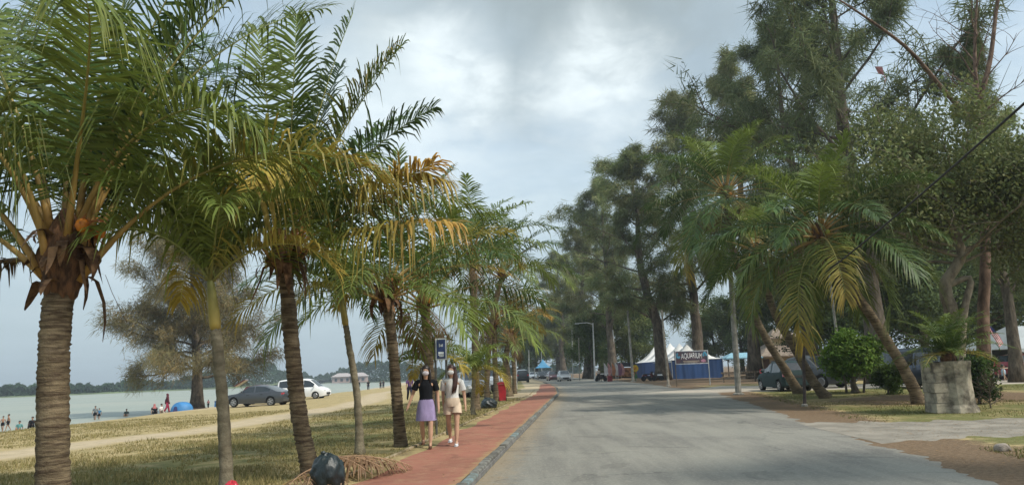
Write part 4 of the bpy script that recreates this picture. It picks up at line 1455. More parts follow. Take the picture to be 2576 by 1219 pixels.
def person(loc, h, rz, label, pose='stand', top=None, sleeve=.5, bottom=None, btype='trousers', hair='short', hm=None, sm=None, mask=None, shoes=None, arms=None, step=.12, fine=False, cap=None, group=None, tilt=0.0, hem=None):
    sm = sm or SKIN
    hm = hm or HAIR
    root = thing('person', (0, 0, 0), label, 'person', group)
    J = {'pelvis': (0, 0, .53), 'waist': (0, 0, .61), 'chest': (0, .005, .73), 'neck': (0, .0, .825), 'jaw': (tilt * .5, -.012, .885), 'head': (tilt, -.004, .935), 'crown': (tilt * 1.2, .002, .968)}
    for s_, nm in ((1, 'l'), (-1, 'r')):
        J['hip' + nm] = (.055 * s_, 0, .505)
        J['sh' + nm] = (.108 * s_, .005, .795)
        f_ = step * s_
        if pose == 'sit':
            J['kn' + nm] = (.075 * s_, -.21, .66)
            J['an' + nm] = (.07 * s_, -.27, .44)
            J['to' + nm] = (.075 * s_, -.35, .42)
        else:
            bend = .05 if f_ < 0 else .0
            J['kn' + nm] = (.058 * s_, -f_ * .5 - .015, .285)
            J['an' + nm] = (.052 * s_, -f_ + bend, .045 + (.03 if f_ < 0 else 0))
            J['to' + nm] = (.058 * s_, -f_ + bend - .075, .016 + (.008 if f_ < 0 else 0))
        e, w_ = (.14 * s_, .02 + f_ * .35, .63), (.155 * s_, -.01 + f_ * .6, .485)
        if arms and nm in arms:
            e, w_ = arms[nm]
        J['el' + nm], J['wr' + nm] = e, w_
    if pose == 'sit':
        dz = -.42
        J = {k: (v[0], v[1] + (.0), v[2] + dz) for k, v in J.items()}
    J = {k: np.array(v) * h for k, v in J.items()}
    names, E, rad = [], [], []
    verts = []

    def vtx(p, r):
        verts.append(tuple(p))
        rad.append((r[0] * h, r[1] * h))
        return len(verts) - 1

    ids = {}
    for nm, r in (('pelvis', (.072, .055)), ('waist', (.062, .048)), ('chest', (.082, .056)), ('neck', (.028, .028)), ('jaw', (.038, .044)), ('head', (.048, .056)), ('crown', (.034, .042))):
        ids[nm] = vtx(J[nm], r)
    E += [(0, 1), (1, 2), (2, 3), (3, 4), (4, 5), (5, 6)]
    for nm in 'lr':
        a = [vtx(J['hip' + nm], (.052, .052)), vtx((J['hip' + nm] + J['kn' + nm]) / 2, (.045, .045)), vtx(J['kn' + nm], (.030, .031)), vtx(J['kn' + nm] * .62 + J['an' + nm] * .38, (.031, .033)), vtx(J['an' + nm], (.018, .019)), vtx(J['to' + nm], (.020, .013))]
        E += [(0, a[0])] + list(zip(a[:-1], a[1:]))
        wv_ = J['wr' + nm]
        dh = norm(wv_ - J['el' + nm])
        palm = wv_ + dh * .045 * h
        a = [vtx(J['sh' + nm], (.030, .030)), vtx(J['el' + nm], (.023, .023)), vtx(wv_, (.014, .016)), vtx(palm, (.013, .021))]
        E += [(2, a[0])] + list(zip(a[:-1], a[1:]))
        if fine:
            sd = norm(np.cross(dh, np.array([1.0, 0, 0])))
            for k, (off, ln) in enumerate(((-.016, .036), (-.0055, .042), (.0055, .040), (.016, .032))):
                q1 = palm + (sd * off + dh * .022) * h
                q2 = q1 + (dh * ln * .6 + np.array([0, -.006, 0])) * h
                i1, i2 = vtx(q1, (.0058, .0058)), vtx(q2, (.0048, .0048))
                E += [(a[3], i1), (i1, i2)]
            q1 = wv_ + (dh * .02 - sd * .024) * h
            q2 = q1 + (dh * .026 - sd * .008) * h
            i1, i2 = vtx(q1, (.0065, .0065)), vtx(q2, (.0055, .0055))
            E += [(a[2], i1), (i1, i2)]
    me = bpy.data.meshes.new('body')
    me.from_pydata(verts, E, [])
    o = bpy.data.objects.new('body', me)
    COL.objects.link(o)
    o.parent = root
    o.modifiers.new('skin', 'SKIN').use_smooth_shade = True
    for i, sv in enumerate(me.skin_vertices[0].data):
        sv.radius = rad[i]
        sv.use_root = (i == 0)
    ss_ = o.modifiers.new('subd', 'SUBSURF')
    ss_.levels = ss_.render_levels = 2 if fine else 1
    me.materials.append(sm)
    hd = J['head']
    # face
    for s_ in (-1, 1):
        b = MB()
        b.ball(hd + np.array([.020 * s_, -.052, .002]) * h, (.0075 * h, .005 * h, .0045 * h), 8)
        b.build('eye', HAIR, root, local=True, smooth=True)
    if not mask:
        b = MB()
        b.box(hd + np.array([0, -.058, -.016]) * h, (.014 * h, .018 * h, .026 * h), top=.5)
        b.build('nose', sm, root, local=True, smooth=True)
    if mask:
        b = MB()
        b.ball(hd + np.array([0, -.034, -.031]) * h, (.043 * h, .029 * h, .033 * h), 14)
        b.build('face_mask', mask, root, local=True, smooth=True)
    # hair
    b = MB()
    b.ball(hd + np.array([0, .018, .020]) * h, (.056 * h, .060 * h, .054 * h), 14)
    if hair == 'long':
        b.add(*loft([hd + np.array([0, .018, z_]) * h for z_ in (.03, -.03, -.08, -.14, -.19)], np.array([.055, .060, .060, .055, .035]) * h, np.array([.050, .045, .036, .030, .02]) * h, 12))
        for s_ in (-1, 1):
            for k in range(6):
                e_ = np.array([rnd.uniform(-.006, .010) * s_, rnd.uniform(-.006, .03), rnd.uniform(-.03, .01)])
                b.tube([hd + (np.array(q) + e_ * f_) * h for q, f_ in (((.048 * s_, -.008, .035), .3), ((.055 * s_, -.020, -.03), .7), ((.058 * s_, -.030, -.09), 1), ((.050 * s_, -.044, -.15), 1.4))], np.array([.012, .013, .012, .002]) * h, 6)
    elif hair == 'side':
        b.add(*loft([hd + np.array([.01, .022, z_]) * h for z_ in (.03, -.03, -.08, -.12)], np.array([.055, .058, .052, .030]) * h, np.array([.050, .042, .034, .02]) * h, 12))
        for k in range(12):
            e_ = np.array([rnd.uniform(-.020, .022), rnd.uniform(-.012, .03), rnd.uniform(-.05, .02)])
            b.tube([hd + (np.array(q) + e_ * f_) * h for q, f_ in (((.046, -.004, .035), .3), ((.058, -.020, -.03), .6), ((.064, -.045, -.10), 1), ((.058, -.066, -.17), 1.2), ((.045, -.074, -.235), 1.5))], np.array([.013, .015, .015, .012, .002]) * h, 6)
    elif hair == 'scarf':
        b.add(*loft([hd + np.array([0, .006, z_]) * h for z_ in (.02, -.04, -.09, -.15, -.18)], np.array([.054, .058, .075, .11, .112]) * h, np.array([.056, .056, .060, .075, .07]) * h, 12))
    b.build('headscarf' if hair == 'scarf' else 'hair', cap or hm, root, local=True, smooth=True)
    # clothes
    if top:
        m_ = MB()
        z0 = J['pelvis'][2] / h
        off = J['pelvis'][1] / h
        zz_ = np.array([hem if hem is not None else -.005, .04, .09, .15, .21, .255, .278, .298]) + z0
        m_.add(*loft([np.array([0, off + .003, z_]) * h for z_ in zz_], np.array([.094, .088, .080, .085, .094, .086, .066, .034]) * h, np.array([.074, .070, .066, .070, .076, .066, .052, .038]) * h, 18, .012))
        m_.tube([J['shl'] * np.array([1.0, 1, 1]) + np.array([0, 0, -.006 * h]), (J['shl'] + J['shr']) / 2 + np.array([0, 0, -.004 * h]), J['shr'] + np.array([0, 0, -.006 * h])], np.array([.039, .046, .039]) * h, 14)
        for nm in 'lr':
            a, e = J['sh' + nm], J['el' + nm]
            en = a + (e - a) * min(1, sleeve * 1.2)
            m_.tube([a * np.array([.35, 1, 1]) + np.array([0, 0, -.012 * h]), a * np.array([.78, 1, 1]) + np.array([0, 0, -.004 * h]), a * .9 + en * .1 + np.array([0, 0, -.002 * h]), (a + en) / 2, en], np.array([.030, .037, .040, .039, .042]) * h, 14, False)
            if sleeve > .9:
                m_.tube([e, J['wr' + nm]], np.array([.033, .028]) * h, 10)
        m_.build('shirt', top, root, local=True, smooth=True)
    if bottom:
        m_ = MB()
        pz = J['pelvis']
        if btype == 'skirt':
            hh_ = np.array([.075, .03, -.03, -.10, -.17, -.205])
            m_.add(*loft([pz + np.array([0, .002, z_]) * h for z_ in hh_], np.array([.075, .094, .108, .118, .125, .128]) * h, np.array([.060, .074, .085, .095, .102, .104]) * h, 30, .045))
        else:
            m_.add(*loft([pz + np.array([0, .002, z_]) * h for z_ in (.075, .03, -.02, -.05)], np.array([.078, .095, .103, .098]) * h, np.array([.062, .076, .084, .078]) * h, 18))
            for nm in 'lr':
                a, k_, an = J['hip' + nm], J['kn' + nm], J['an' + nm]
                if btype == 'shorts':
                    en = a + (k_ - a) * .52
                    m_.tube([a + np.array([0, 0, .045 * h]), a, (a + en) / 2, en], np.array([.036, .056, .062, .067]) * h, 16, False)
                else:
                    m_.tube([a + np.array([0, 0, .02 * h]), k_, k_ * .5 + an * .5, an + np.array([0, 0, .015 * h])], np.array([.064, .046, .042, .034]) * h, 12)
        m_.build({'skirt': 'skirt', 'shorts': 'shorts'}.get(btype, 'trousers'), bottom, root, local=True, smooth=True)
    if shoes and pose != 'sit':
        for nm in 'lr':
            a, t_ = J['an' + nm], J['to' + nm]
            m_ = MB()
            g_ = a * np.array([1, 1, 0]) + np.array([0, -.028 * h, a[2] - .045 * h])
            m_.ball(g_ + np.array([0, 0, .020]) * h, (.023 * h, .068 * h, .020 * h), 12)
            m_.ball(g_ + np.array([0, .030, .034]) * h, (.022 * h, .030 * h, .026 * h), 10)
            m_.box(g_ + np.array([0, 0, .006]) * h, (.042 * h, .125 * h, .012 * h))
            m_.build('shoe', shoes, root, local=True, smooth=True)
    root.location = tuple(float(x) for x in loc)
    root.rotation_euler = (0, 0, rz)
    return root


WT = cloth('white', (.70, .69, .66))
BK = cloth('black', (.012, .013, .016))
LIL = cloth('lilac', (.30, .25, .42))
CRM = cloth('cream', (.62, .50, .38))
PATHZ = .09
wA = at(1073, 1122, 14.3)
person((wA[0], 14.3, PATHZ), 1.51, .05, 'woman in black shirt and lilac shorts wearing a white face mask', top=BK, sleeve=.55, bottom=LIL, btype='skirt', hair='long', mask=cloth('mask', (.62, .58, .62)), shoes=cloth('sandal', (.16, .09, .06)),
       arms={'r': ((-.165, .03, .66), (-.215, .01, .53)), 'l': ((.145, .03, .635), (.155, -.02, .49))}, step=.10, fine=True)
wB = at(1140, 1118, 14.5)
person((wB[0], 14.5, PATHZ), 1.51, -.04, 'woman in white shirt and cream shorts with long brown hair over one shoulder', top=WT, sleeve=.6, bottom=CRM, btype='shorts', hair='side', hm=HAIR2, mask=cloth('mask_white', (.74, .74, .72)), shoes=cloth('sneaker', (.66, .69, .72)),
       arms={'l': ((.150, .02, .63), (.165, -.03, .50)), 'r': ((-.125, .04, .64), (-.125, .07, .50))}, step=.09, fine=True, tilt=-.012)
person(px(1030, 47), 1.52, .4, 'person in purple shirt and dark trousers standing on the grass behind the women', top=cloth('purple', (.12, .06, .17)), bottom=cloth('navy', (.02, .02, .035)), sm=SKIN2, shoes=BK)
SEA = -1.6


def beach(u, v, y, h, label, z=None, **kw):
    p = at(u, v, y)
    zz_ = hz(p[0], p[1]) if z is None else z
    return person((p[0], p[1], zz_), h, kw.pop('rz', .3), label, sm=SKIN2, group='bathers and beach visitors', **kw)


beach(6, 1078, 57, 1.15, 'bare-chested child standing in the shallows at the far left edge', bottom=BK, btype='shorts')
beach(20, 1070, 57, 1.25, 'child in dark shorts leaning in the shallows beside another child', bottom=BK, btype='shorts', rz=-.8)
beach(49, 1066, 58, 1.5, 'bather in turquoise shirt sitting in the water near the left edge', pose='sit', top=cloth('turquoise', (.10, .26, .26)), z=-1.75)
beach(81, 1064, 58, 1.6, 'bather in black shirt sitting at the waterline just left of the nearest palm trunk', pose='sit', top=BK, bottom=BK)
beach(239, 1042, 72, 1.45, 'bather in grey shirt standing in shallow water, left one of the pair', top=cloth('grey', (.16, .18, .19)), bottom=BK, btype='shorts', z=-1.75)
beach(249, 1042, 73, 1.2, 'child in blue shirt standing in shallow water beside the bather in grey', top=cloth('blue', (.05, .17, .30)), bottom=BK, btype='shorts', z=-1.75)
beach(318, 1036, 78, 1.5, 'lone bather in dark shirt sitting in the water beyond the beach', pose='sit', top=cloth('dark_teal', (.04, .07, .07)), z=-1.72)
beach(388, 1034, 62, 1.55, 'person in dark clothes with pinkish head cover sitting on the sand', pose='sit', top=BK, bottom=BK, hair='scarf', cap=cloth('pink', (.42, .16, .16)), rz=.6)
beach(406, 1034, 63, 1.5, 'person in white shirt sitting on the sand beside the standing visitor', pose='sit', top=WT, bottom=cloth('sand', (.4, .36, .3)), rz=1.2)
beach(420, 1033, 63, 1.62, 'visitor in maroon headscarf and red skirt standing on the beach', top=cloth('maroon', (.10, .03, .04)), sleeve=1, bottom=cloth('crimson', (.25, .03, .06)), btype='trousers', hair='scarf', cap=cloth('maroon', (.10, .03, .04)), rz=2.2)
beach(511, 1008, 88, 1.0, 'child in white shirt sitting right of the beach tree trunk', pose='stand', top=WT, bottom=BK)
beach(524, 1008, 90, 1.0, 'child in pink shirt beside the beach tree trunk', top=cloth('rose', (.55, .22, .22)), bottom=BK)
beach(901, 977, 105, 1.6, 'dark clothed visitor standing on the far beach, nearest of four', top=BK, bottom=BK, sleeve=1)
beach(926, 976, 115, 1.5, 'dark clothed visitor second from the left on the far beach', top=BK, bottom=cloth('navy', (.02, .02, .035)))
beach(957, 966, 150, 1.6, 'distant visitor in black on the far beach, third from the left', top=BK, bottom=BK)
beach(964, 966, 152, 1.6, 'distant visitor in dark blue on the far beach, rightmost of four', top=cloth('navy', (.02, .02, .035)), bottom=BK)
person(px(1506, 93) + np.array([0, 0, .0]), 1.62, .2, 'person in pale shirt standing behind the motorcycle at the road edge', top=cloth('beige', (.5, .42, .36)), bottom=BK, sm=SKIN2)
person(px(2527, 44), 1.6, .9, 'person in pale blue shirt sitting at the left of the table under the canopy', pose='sit', top=cloth('sky', (.36, .48, .56)), bottom=cloth('navy', (.02, .02, .035)), sm=SKIN2)
person(px(2552, 45), 1.65, .2, 'person in light blue shirt with white head cover under the canopy', top=cloth('sky', (.36, .48, .56)), bottom=cloth('denim', (.08, .12, .17)), hair='scarf', cap=WT, sm=SKIN2)

# ------------------------------------------------------------------ tents, banner, house, street furniture
CANVAS = mat('white_canvas', (.78, .79, .77), .75, .05, 2, bump=.2, bscale=3, transl=.12)
BLUEW = mat('blue_tarpaulin', (.02, .065, .19), .6, .25, .8, bump=.6, bscale=2.5, stretch=(1, 1, .15))
POLE = mat('grey_steel', (.42, .43, .42), .55, .2, 3, metal=.2)
CONC = mat('concrete', hexc('#9d9a90'), .9, col2=hexc('#75736b'), scale=3, bump=.5)
WOOD = mat('weathered_wood', hexc('#6f6455'), .9, col2=hexc('#3d352b'), scale=4, bump=.5, stretch=(3, 3, .3))
TYELL = mat('yellow_plastic', (.62, .40, .02), .5)


def pagoda(cx, cy, hw, eave, peak, parent):
    n = 15
    g = np.linspace(-1, 1, n)
    V_, F_ = [], []
    for a in g:
        for b_ in g:
            r_ = max(abs(a), abs(b_))
            z = eave + (peak - eave) * (1 - r_) ** 1.75
            V_.append((cx + a * hw, cy + b_ * hw, z))
    for i in range(n - 1):
        for j in range(n - 1):
            q = i * n + j
            F_.append((q, q + 1, q + n + 1, q + n))
    o = mesh('peaked_roof', V_, F_, CANVAS, parent, smooth=True)
    return o


mz = hz(21, 90)
mq = thing('marquee', (21.2, 88, mz), 'row of white peaked marquee roofs with blue side walls beyond the banner', 'tent')
for k in range(5):
    pagoda(21.2 + .05 * k, 91 + 6.02 * k, 3.0, 2.25, 4.75 if k != 1 else 4.5, mq)
    vb = MB()
    for s_ in (-1, 1):
        vb.box((21.2 + .05 * k + 3.0 * s_, 91 + 6.02 * k, 2.13), (.04, 6.0, .26))
    vb.build('valance', CANVAS, mq)


def curtain(p, q, z0, z1, m, parent, name='side_wall'):
    p, q = np.array(p, float), np.array(q, float)
    n = 40
    d = norm(q - p)
    nn = np.array([-d[1], d[0]])
    V_, F_ = [], []
    for i in range(n + 1):
        w_ = p + (q - p) * i / n + nn * (.015 * math.sin(i * 1.7) + .02 * math.sin(i * .9 + 1))
        V_ += [(w_[0], w_[1], z0), (w_[0], w_[1], z1)]
    for i in range(n):
        F_.append((2 * i, 2 * i + 2, 2 * i + 3, 2 * i + 1))
    return mesh(name, V_, F_, m, parent, smooth=True)


curtain((18.2, 88.05), (24.2, 88.05), mz, 2.24, BLUEW, mq)
curtain((18.25, 118), (18.25, 88.1), mz, 2.24, BLUEW, mq)
curtain((24.2, 88.1), (24.2, 118), mz, 2.24, BLUEW, mq)
for (x_, y_) in ((18.2, 88), (24.2, 88), (18.2, 118), (24.2, 118)):
    b = MB()
    b.tube([(x_, y_ - .06, mz), (x_, y_ - .06, 2.3)], .035, 8)
    b.build('pole', POLE, mq)
b = MB()
b.box((17.2, 86.5, 1.15), (.7, .05, 1.1), tilt=(-.15, 'X'))
b.box((16.95, 86.6, .35), (.05, .05, .7))
b.box((17.45, 86.6, .35), (.05, .05, .7))
tag(b.build('notice_board', mat('pale_print', (.5, .56, .62), .7, .5, 9), loc=(17.2, 86.5, 0)), 'pale notice board standing before the blue marquee wall', 'sign')

# advertising banner on two posts
bn_y = 55.0
P0, P1 = at(1702, 970, bn_y), at(1786, 968, bn_y)
bx0, bx1 = P0[0], P1[0]
bz = hz(bx0, bn_y)
bn = thing('advertising_banner', ((bx0 + bx1) / 2, bn_y, bz), 'dark blue banner with arched white lettering between two posts', 'banner')
for xx in (bx0, bx1):
    b = MB()
    b.tube([(xx, bn_y, bz), (xx, bn_y, bz + 2.60)], .035, 8)
    b.build('post', WOOD if xx == bx0 else POLE, bn)
cxm = (bx0 + bx1) / 2
bw_ = (bx1 - bx0) - .06
zb0, zb1 = bz + 1.62, bz + 2.56
b = MB()
b.box((cxm, bn_y - .055, (zb0 + zb1) / 2), (bw_, .025, zb1 - zb0))
pnl = b.build('panel', mat('banner_print', (.028, .040, .062), .5, col2=(.10, .05, .06), scale=1.6), bn)
b = MB()
for zc, hh_ in ((zb0 + .015, .05), (zb1 - .015, .05)):
    b.box((cxm, bn_y - .07, zc), (bw_ + .06, .02, hh_))
for s_ in (-1, 1):
    b.box((cxm + s_ * (bw_ / 2), bn_y - .07, (zb0 + zb1) / 2), (.05, .022, zb1 - zb0 - .08))
b.build('frame', mat('banner_frame', (.50, .53, .55), .5), bn)
TV, TF = text_mesh('AQUARIUM', .56, .80)
TV[:, 0] *= (bw_ * .64) / (TV[:, 0].max() - TV[:, 0].min())
TV[:, 1] += .07 * (1 - (TV[:, 0] / (bw_ * .34)) ** 2)
mesh('lettering', np.stack([TV[:, 0] + cxm, np.full(len(TV), bn_y - .073), TV[:, 1] + zb0 + .52], -1), TF, mat('letter_white', (.75, .75, .74), .6), pnl)
b = MB()
for s_ in (-1, 1):       # curled blue splashes at both ends
    for k in range(7):
        a = k * .55 + (0 if s_ > 0 else 2.2)
        b.ball((cxm + s_ * (bw_ * .41) + .10 * math.cos(a), bn_y - .07, zb0 + .62 + .15 * math.sin(a)), (.075, .006, .085), 8)
b.build('blue_splash', mat('splash_blue', (.07, .26, .38), .5, .4, 9), pnl)
b = MB()
b.box((cxm - .05, bn_y - .071, zb0 + .20), (bw_ * .5, .006, .045))
b.box((cxm - .1, bn_y - .071, zb0 + .11), (bw_ * .42, .006, .03))
b.build('small_print_line', mat('print_tan', (.42, .36, .28), .6), pnl)
b = MB()
b.ball((cxm + bw_ * .36, bn_y - .07, zb0 + .20), (.20, .006, .11), 10)
b.build('pink_patch', mat('print_pink', (.42, .20, .28), .6, .4, 9), pnl)

# blue notice sign on two posts
sg = stand(1103, 1088, 17.2)
st = thing('sign_board', sg, 'small blue sign with white marks on two dark posts behind the women', 'sign')
for dx in (-.045, .20):
    b = MB()
    b.tube([sg + np.array([dx, 0, 0]), sg + np.array([dx, 0, 2.12])], .026, 8)
    b.build('post', mat('dark_post', (.09, .085, .07), .7, .3, 9), st)
sx0, sx1 = at(1097, 880, 17.1)[0], at(1120, 880, 17.1)[0]
zt, zb = at(1108, 852, 17.1)[2], at(1108, 902, 17.1)[2]
b = MB()
b.box(((sx0 + sx1) / 2, 17.16, (zt + zb) / 2), (sx1 - sx0 + .04, .03, zt - zb + .04))
brd = b.build('board', mat('sign_edge', (.55, .60, .60), .5, .1), st)
b = MB()
b.box(((sx0 + sx1) / 2, 17.142, (zt + zb) / 2), (sx1 - sx0 - .012, .012, zt - zb - .02))
b.build('blue_face', mat('sign_blue', (.030, .055, .15), .45, .2, 5), brd)
smk = MB()
mx_, mzz = (sx0 + sx1) / 2, (zt + zb) / 2
smk.box((mx_ - .035, 17.133, mzz + .085), (.018, .006, .075))
smk.box((mx_ + .005, 17.133, mzz + .080), (.03, .006, .05))
smk.box((mx_ + .035, 17.133, mzz + .085), (.016, .006, .06))
smk.box((mx_, 17.133, mzz - .09), (.12, .006, .05))
smk.box((mx_, 17.133, mzz - .135), (.13, .006, .018))
smk.box((mx_ + .01, 17.133, mzz - .165), (.10, .006, .018))
smk.build('white_marks', mat('sign_white', (.6, .66, .68), .5), brd)

# red bin
rb = stand(1264, 1004, 36.5)
bt_ = thing('rubbish_bin', rb, 'red plastic wheelie bin at the edge of the footpath', 'bin')
RB = mat('red_plastic', (.42, .018, .03), .45, .2, 4)
b = MB()
b.box(rb + np.array([0, 0, .42]), (.30, .34, .76), top=1.35)
b.build('body', RB, bt_)
b = MB()
b.box(rb + np.array([0, 0, .84]), (.48, .54, .06), top=.95)
b.box(rb + np.array([0, -.02, .89]), (.40, .44, .06), top=.7)
b.build('lid', RB, bt_)
for s_ in (-1, 1):
    b = MB()
    b.lathe([(.085, -.025), (.10, 0), (.085, .025)], 14, rb + np.array([.17 * s_, .16, .10]), 'X')
    b.build('wheel', TYRE, bt_)


# rubbish bags
def bag(loc, sx, sy, sz, label, seed, m, name='rubbish_bag', neck=True, fold=.07):
    rg = np.random.RandomState(seed)
    n, k = 40, 24
    V_, F_ = [], []
    for i in range(k + 1):
        t = PI * i / k
        for j in range(n):
            a = 2 * PI * j / n
            nx_, ny_, nz_ = math.sin(t) * math.cos(a), math.sin(t) * math.sin(a), math.cos(t)
            f_ = 1 + fold * math.sin(a * 7 + 3 * math.sin(t * 3 + seed)) * math.sin(t) + .9 * fold * math.sin(a * 3 + seed + t * 2) + fold * .9 * (float(vnoise(a * 3, t * 5, seed)) - .5) + fold * 1.1 * abs(math.sin(t * 6 + 2.1 * math.sin(a * 2 + seed)))
            z_ = nz_ * f_
            if z_ < -.62:
                z_ = -.62 + (z_ + .62) * .08
            V_.append((nx_ * f_ * sx, ny_ * f_ * sy, (z_ + .62) * sz))
    for i in range(k):
        for j in range(n):
            F_.append((i * n + j, (i + 1) * n + j, (i + 1) * n + (j + 1) % n, i * n + (j + 1) % n))
    root = thing(name, loc, label, 'bag')
    mesh('sack', np.array(V_), F_, m, root, smooth=True, local=True)
    if neck:
        b_ = MB()
        b_.lathe([(.10 * sx, 0), (.06 * sx, .10 * sz), (.16 * sx, .28 * sz), (.10 * sx, .36 * sz)], 12, (-.3 * sx, 0, 1.45 * sz))
        b_.build('tied_neck', m, root, local=True)
    return root


BAGM = mat('black_polythene', (.016, .026, .029), .42, .3, 3, bump=1.0, bscale=12, spec=.5, stretch=(1, 1, .5))
g0 = stand(824, 1226, 9.6)
bag(g0, .20, .19, .24, 'large black rubbish bag leaning on the palm trunk beside the dry fronds', 3, BAGM, neck=True, fold=.065)
g1 = stand(1229, 1026, 29.5)
bag(g1, .30, .28, .24, 'small black rubbish bag at the foot of the flared palm trunk', 5, BAGM, neck=True)
g2 = on(*(at(582, 1240, 8.35)[:2]))
bag(g2, .10, .10, .16, 'crumpled red plastic bag in the grass at the bottom edge', 8, mat('red_polythene', (.5, .03, .05), .4, .2, 9), neck=False)

# dry fronds lying by the bag
dr = stand(890, 1178, 10.6)
dt = thing('dry_fronds', dr, 'heap of dry brown palm fronds beside the large black bag', 'leaf pile')
rg = np.random.RandomState(5)
DRYC = np.array((.34, .21, .12))
for k in range(5):
    frond(dt, dr + np.array([-.38 + .04 * k, .06 * k - .1, .28 - .02 * k]), -.25 + .22 * (k - 1.5), .05 + .05 * (k % 3), .78 + .05 * k, .55, rg, n=20, leaf=.40, lw=.028, c0=DRYC, c1=DRYC * .75, stalk=DRYC, r0=.016, bare=.02, vee=.05, hang=.75, ragged_=.5, name='dry_frond')
db = stand(800, 1205, 9.9)
for k in range(4):
    frond(dt, db + np.array([-.05 + .03 * k, -.1, .20]), -2.0 + .5 * k, -.1, .5, .6, rg, n=12, leaf=.22, lw=.018, c0=DRYC * .8, c1=DRYC * .6, stalk=DRYC * .8, r0=.012, bare=.05, vee=.0, hang=.8, ragged_=.5, name='dry_frond')
b = MB()
sp = [stand(790, 1185, 10.0) + np.array([0, 0, .12]), stand(730, 1195, 9.8) + np.array([0, 0, .06]), stand(690, 1225, 9.3) + np.array([0, 0, .02])]
b.tube(spline(sp, 10), np.linspace(.02, .008, 10), 6)
tag(b.build('fallen_stick', mat('dry_stick', hexc('#7d6a3f'), .9), loc=sp[1]), 'thin dry stick lying in the grass left of the leaning palm', 'stick')


# poles and lamps
def pole(u0, v0, u1, v1, y, r_, label, m, name='utility_pole', cat='pole', arm=None, ztop=None, group='poles along the road', foot=None):
    a = at(u0, v0, y)
    a = on(a[0], y)
    t_ = at(u1, v1, y)
    if ztop:
        t_ = a + (t_ - a) * ((ztop) / (t_[2] - a[2]))
    root = thing(name, a, label, cat, group)
    b_ = MB()
    b_.tube([a, a * .5 + t_ * .5, t_], np.array([r_, r_ * .85, r_ * .7]), 10)
    b_.build('shaft', m, root)
    b_ = MB()
    b_.lathe([(r_ * 1.9, 0), (r_ * 1.9, .05), (r_ * 1.3, .09)], 10, a)
    b_.build('footing', CONC, root)
    if arm:
        e = t_ + np.array(arm)
        b_ = MB()
        b_.tube([t_ - np.array([0, 0, .15]), t_ * .6 + e * .4 + np.array([0, 0, .06]), e], r_ * .5, 6)
        b_.build('arm', m, root)
        b_ = MB()
        b_.box(e + np.array([arm[0] * .12, 0, -.03]), (.55, .22, .12), top=.8)
        b_.build('lamp_head', POLE, root)
    else:
        b_ = MB()
        b_.lathe([(r_ * .8, 0), (r_ * .8, .04), (r_ * .3, .08)], 10, t_)
        b_.build('cap', m, root)
    return root


pole(1496, 955, 1491, 812, 98, .11, 'street lamp with arm over the road beside the flag stall', POLE, 'street_lamp', 'street lamp', (-1.9, 0, .05))
pole(1440, 935, 1438, 828, 125, .09, 'thin grey pole between the silver car and the street lamp', POLE)
pole(1457, 945, 1455, 850, 104, .07, 'thin dark pole right behind the silver oncoming car', mat('dark_pole', (.16, .15, .13), .8))
pole(1548, 940, 1541, 830, 112, .12, 'grey pole behind the middle of the flag stall', POLE)
pole(1592, 955, 1578, 782, 84, .16, 'concrete pole at the left corner of the marquee', CONC)
pole(1681, 966, 1664, 782, 57, .10, 'slanting wooden pole just left of the banner', mat('pale_wood_pole', hexc('#a39b8d'), .9, col2=hexc('#6d665a'), scale=3))
pole(1857, 988, 1842, 765, 36.7, .15, 'thick pale concrete pole left of the teal hatchback', CONC, ztop=7.6)
pole(2109, 872, 2097, 785, 50, .10, 'grey pole rising behind the green bush', CONC, ztop=7.2)
pole(2023, 1014, 2017, 720, 24.8, .055, 'thin dark post in front of the leaning palm trunks', mat('rusty_post', (.06, .045, .04), .85, .4, 8))
pole(1330, 938, 1330, 880, 175, .09, 'distant lamp pole left of the road end', POLE)
pole(1362, 938, 1361, 850, 190, .10, 'distant tall pole over the black cars', POLE)
pole(1299, 975, 1297, 850, 62, .06, 'slim grey pole behind the last palm of the row', POLE)

# overhead service cable
ca, cb = at(2720, 130, 9.0), at(2017, 728, 24.8)
cp = [ca + (cb - ca) * t + np.array([0, 0, -.5 * t * (1 - t)]) for t in np.linspace(0, 1, 24)]
b = MB()
b.tube(cp, .02, 6)
tag(b.build('overhead_cable', mat('black_cable', (.015, .015, .015), .7), loc=cp[12]), 'black overhead cable crossing the trees at upper right', 'cable')

# far blue gazebo
gz = px(1367, 145)
gt = thing('blue_gazebo', gz, 'small blue peaked gazebo far down the road', 'tent')
pagoda(gz[0], gz[1], 1.7, 2.2, 3.9, gt).data.materials[0] = mat('blue_canopy', (.07, .25, .42), .7, .1)
for sx in (-1, 1):
    for sy in (-1, 1):
        b = MB()
        b.tube([gz + np.array([1.65 * sx, 1.65 * sy, 0]), gz + np.array([1.65 * sx, 1.65 * sy, 2.2])], .04, 6)
        b.build('pole', POLE, gt)

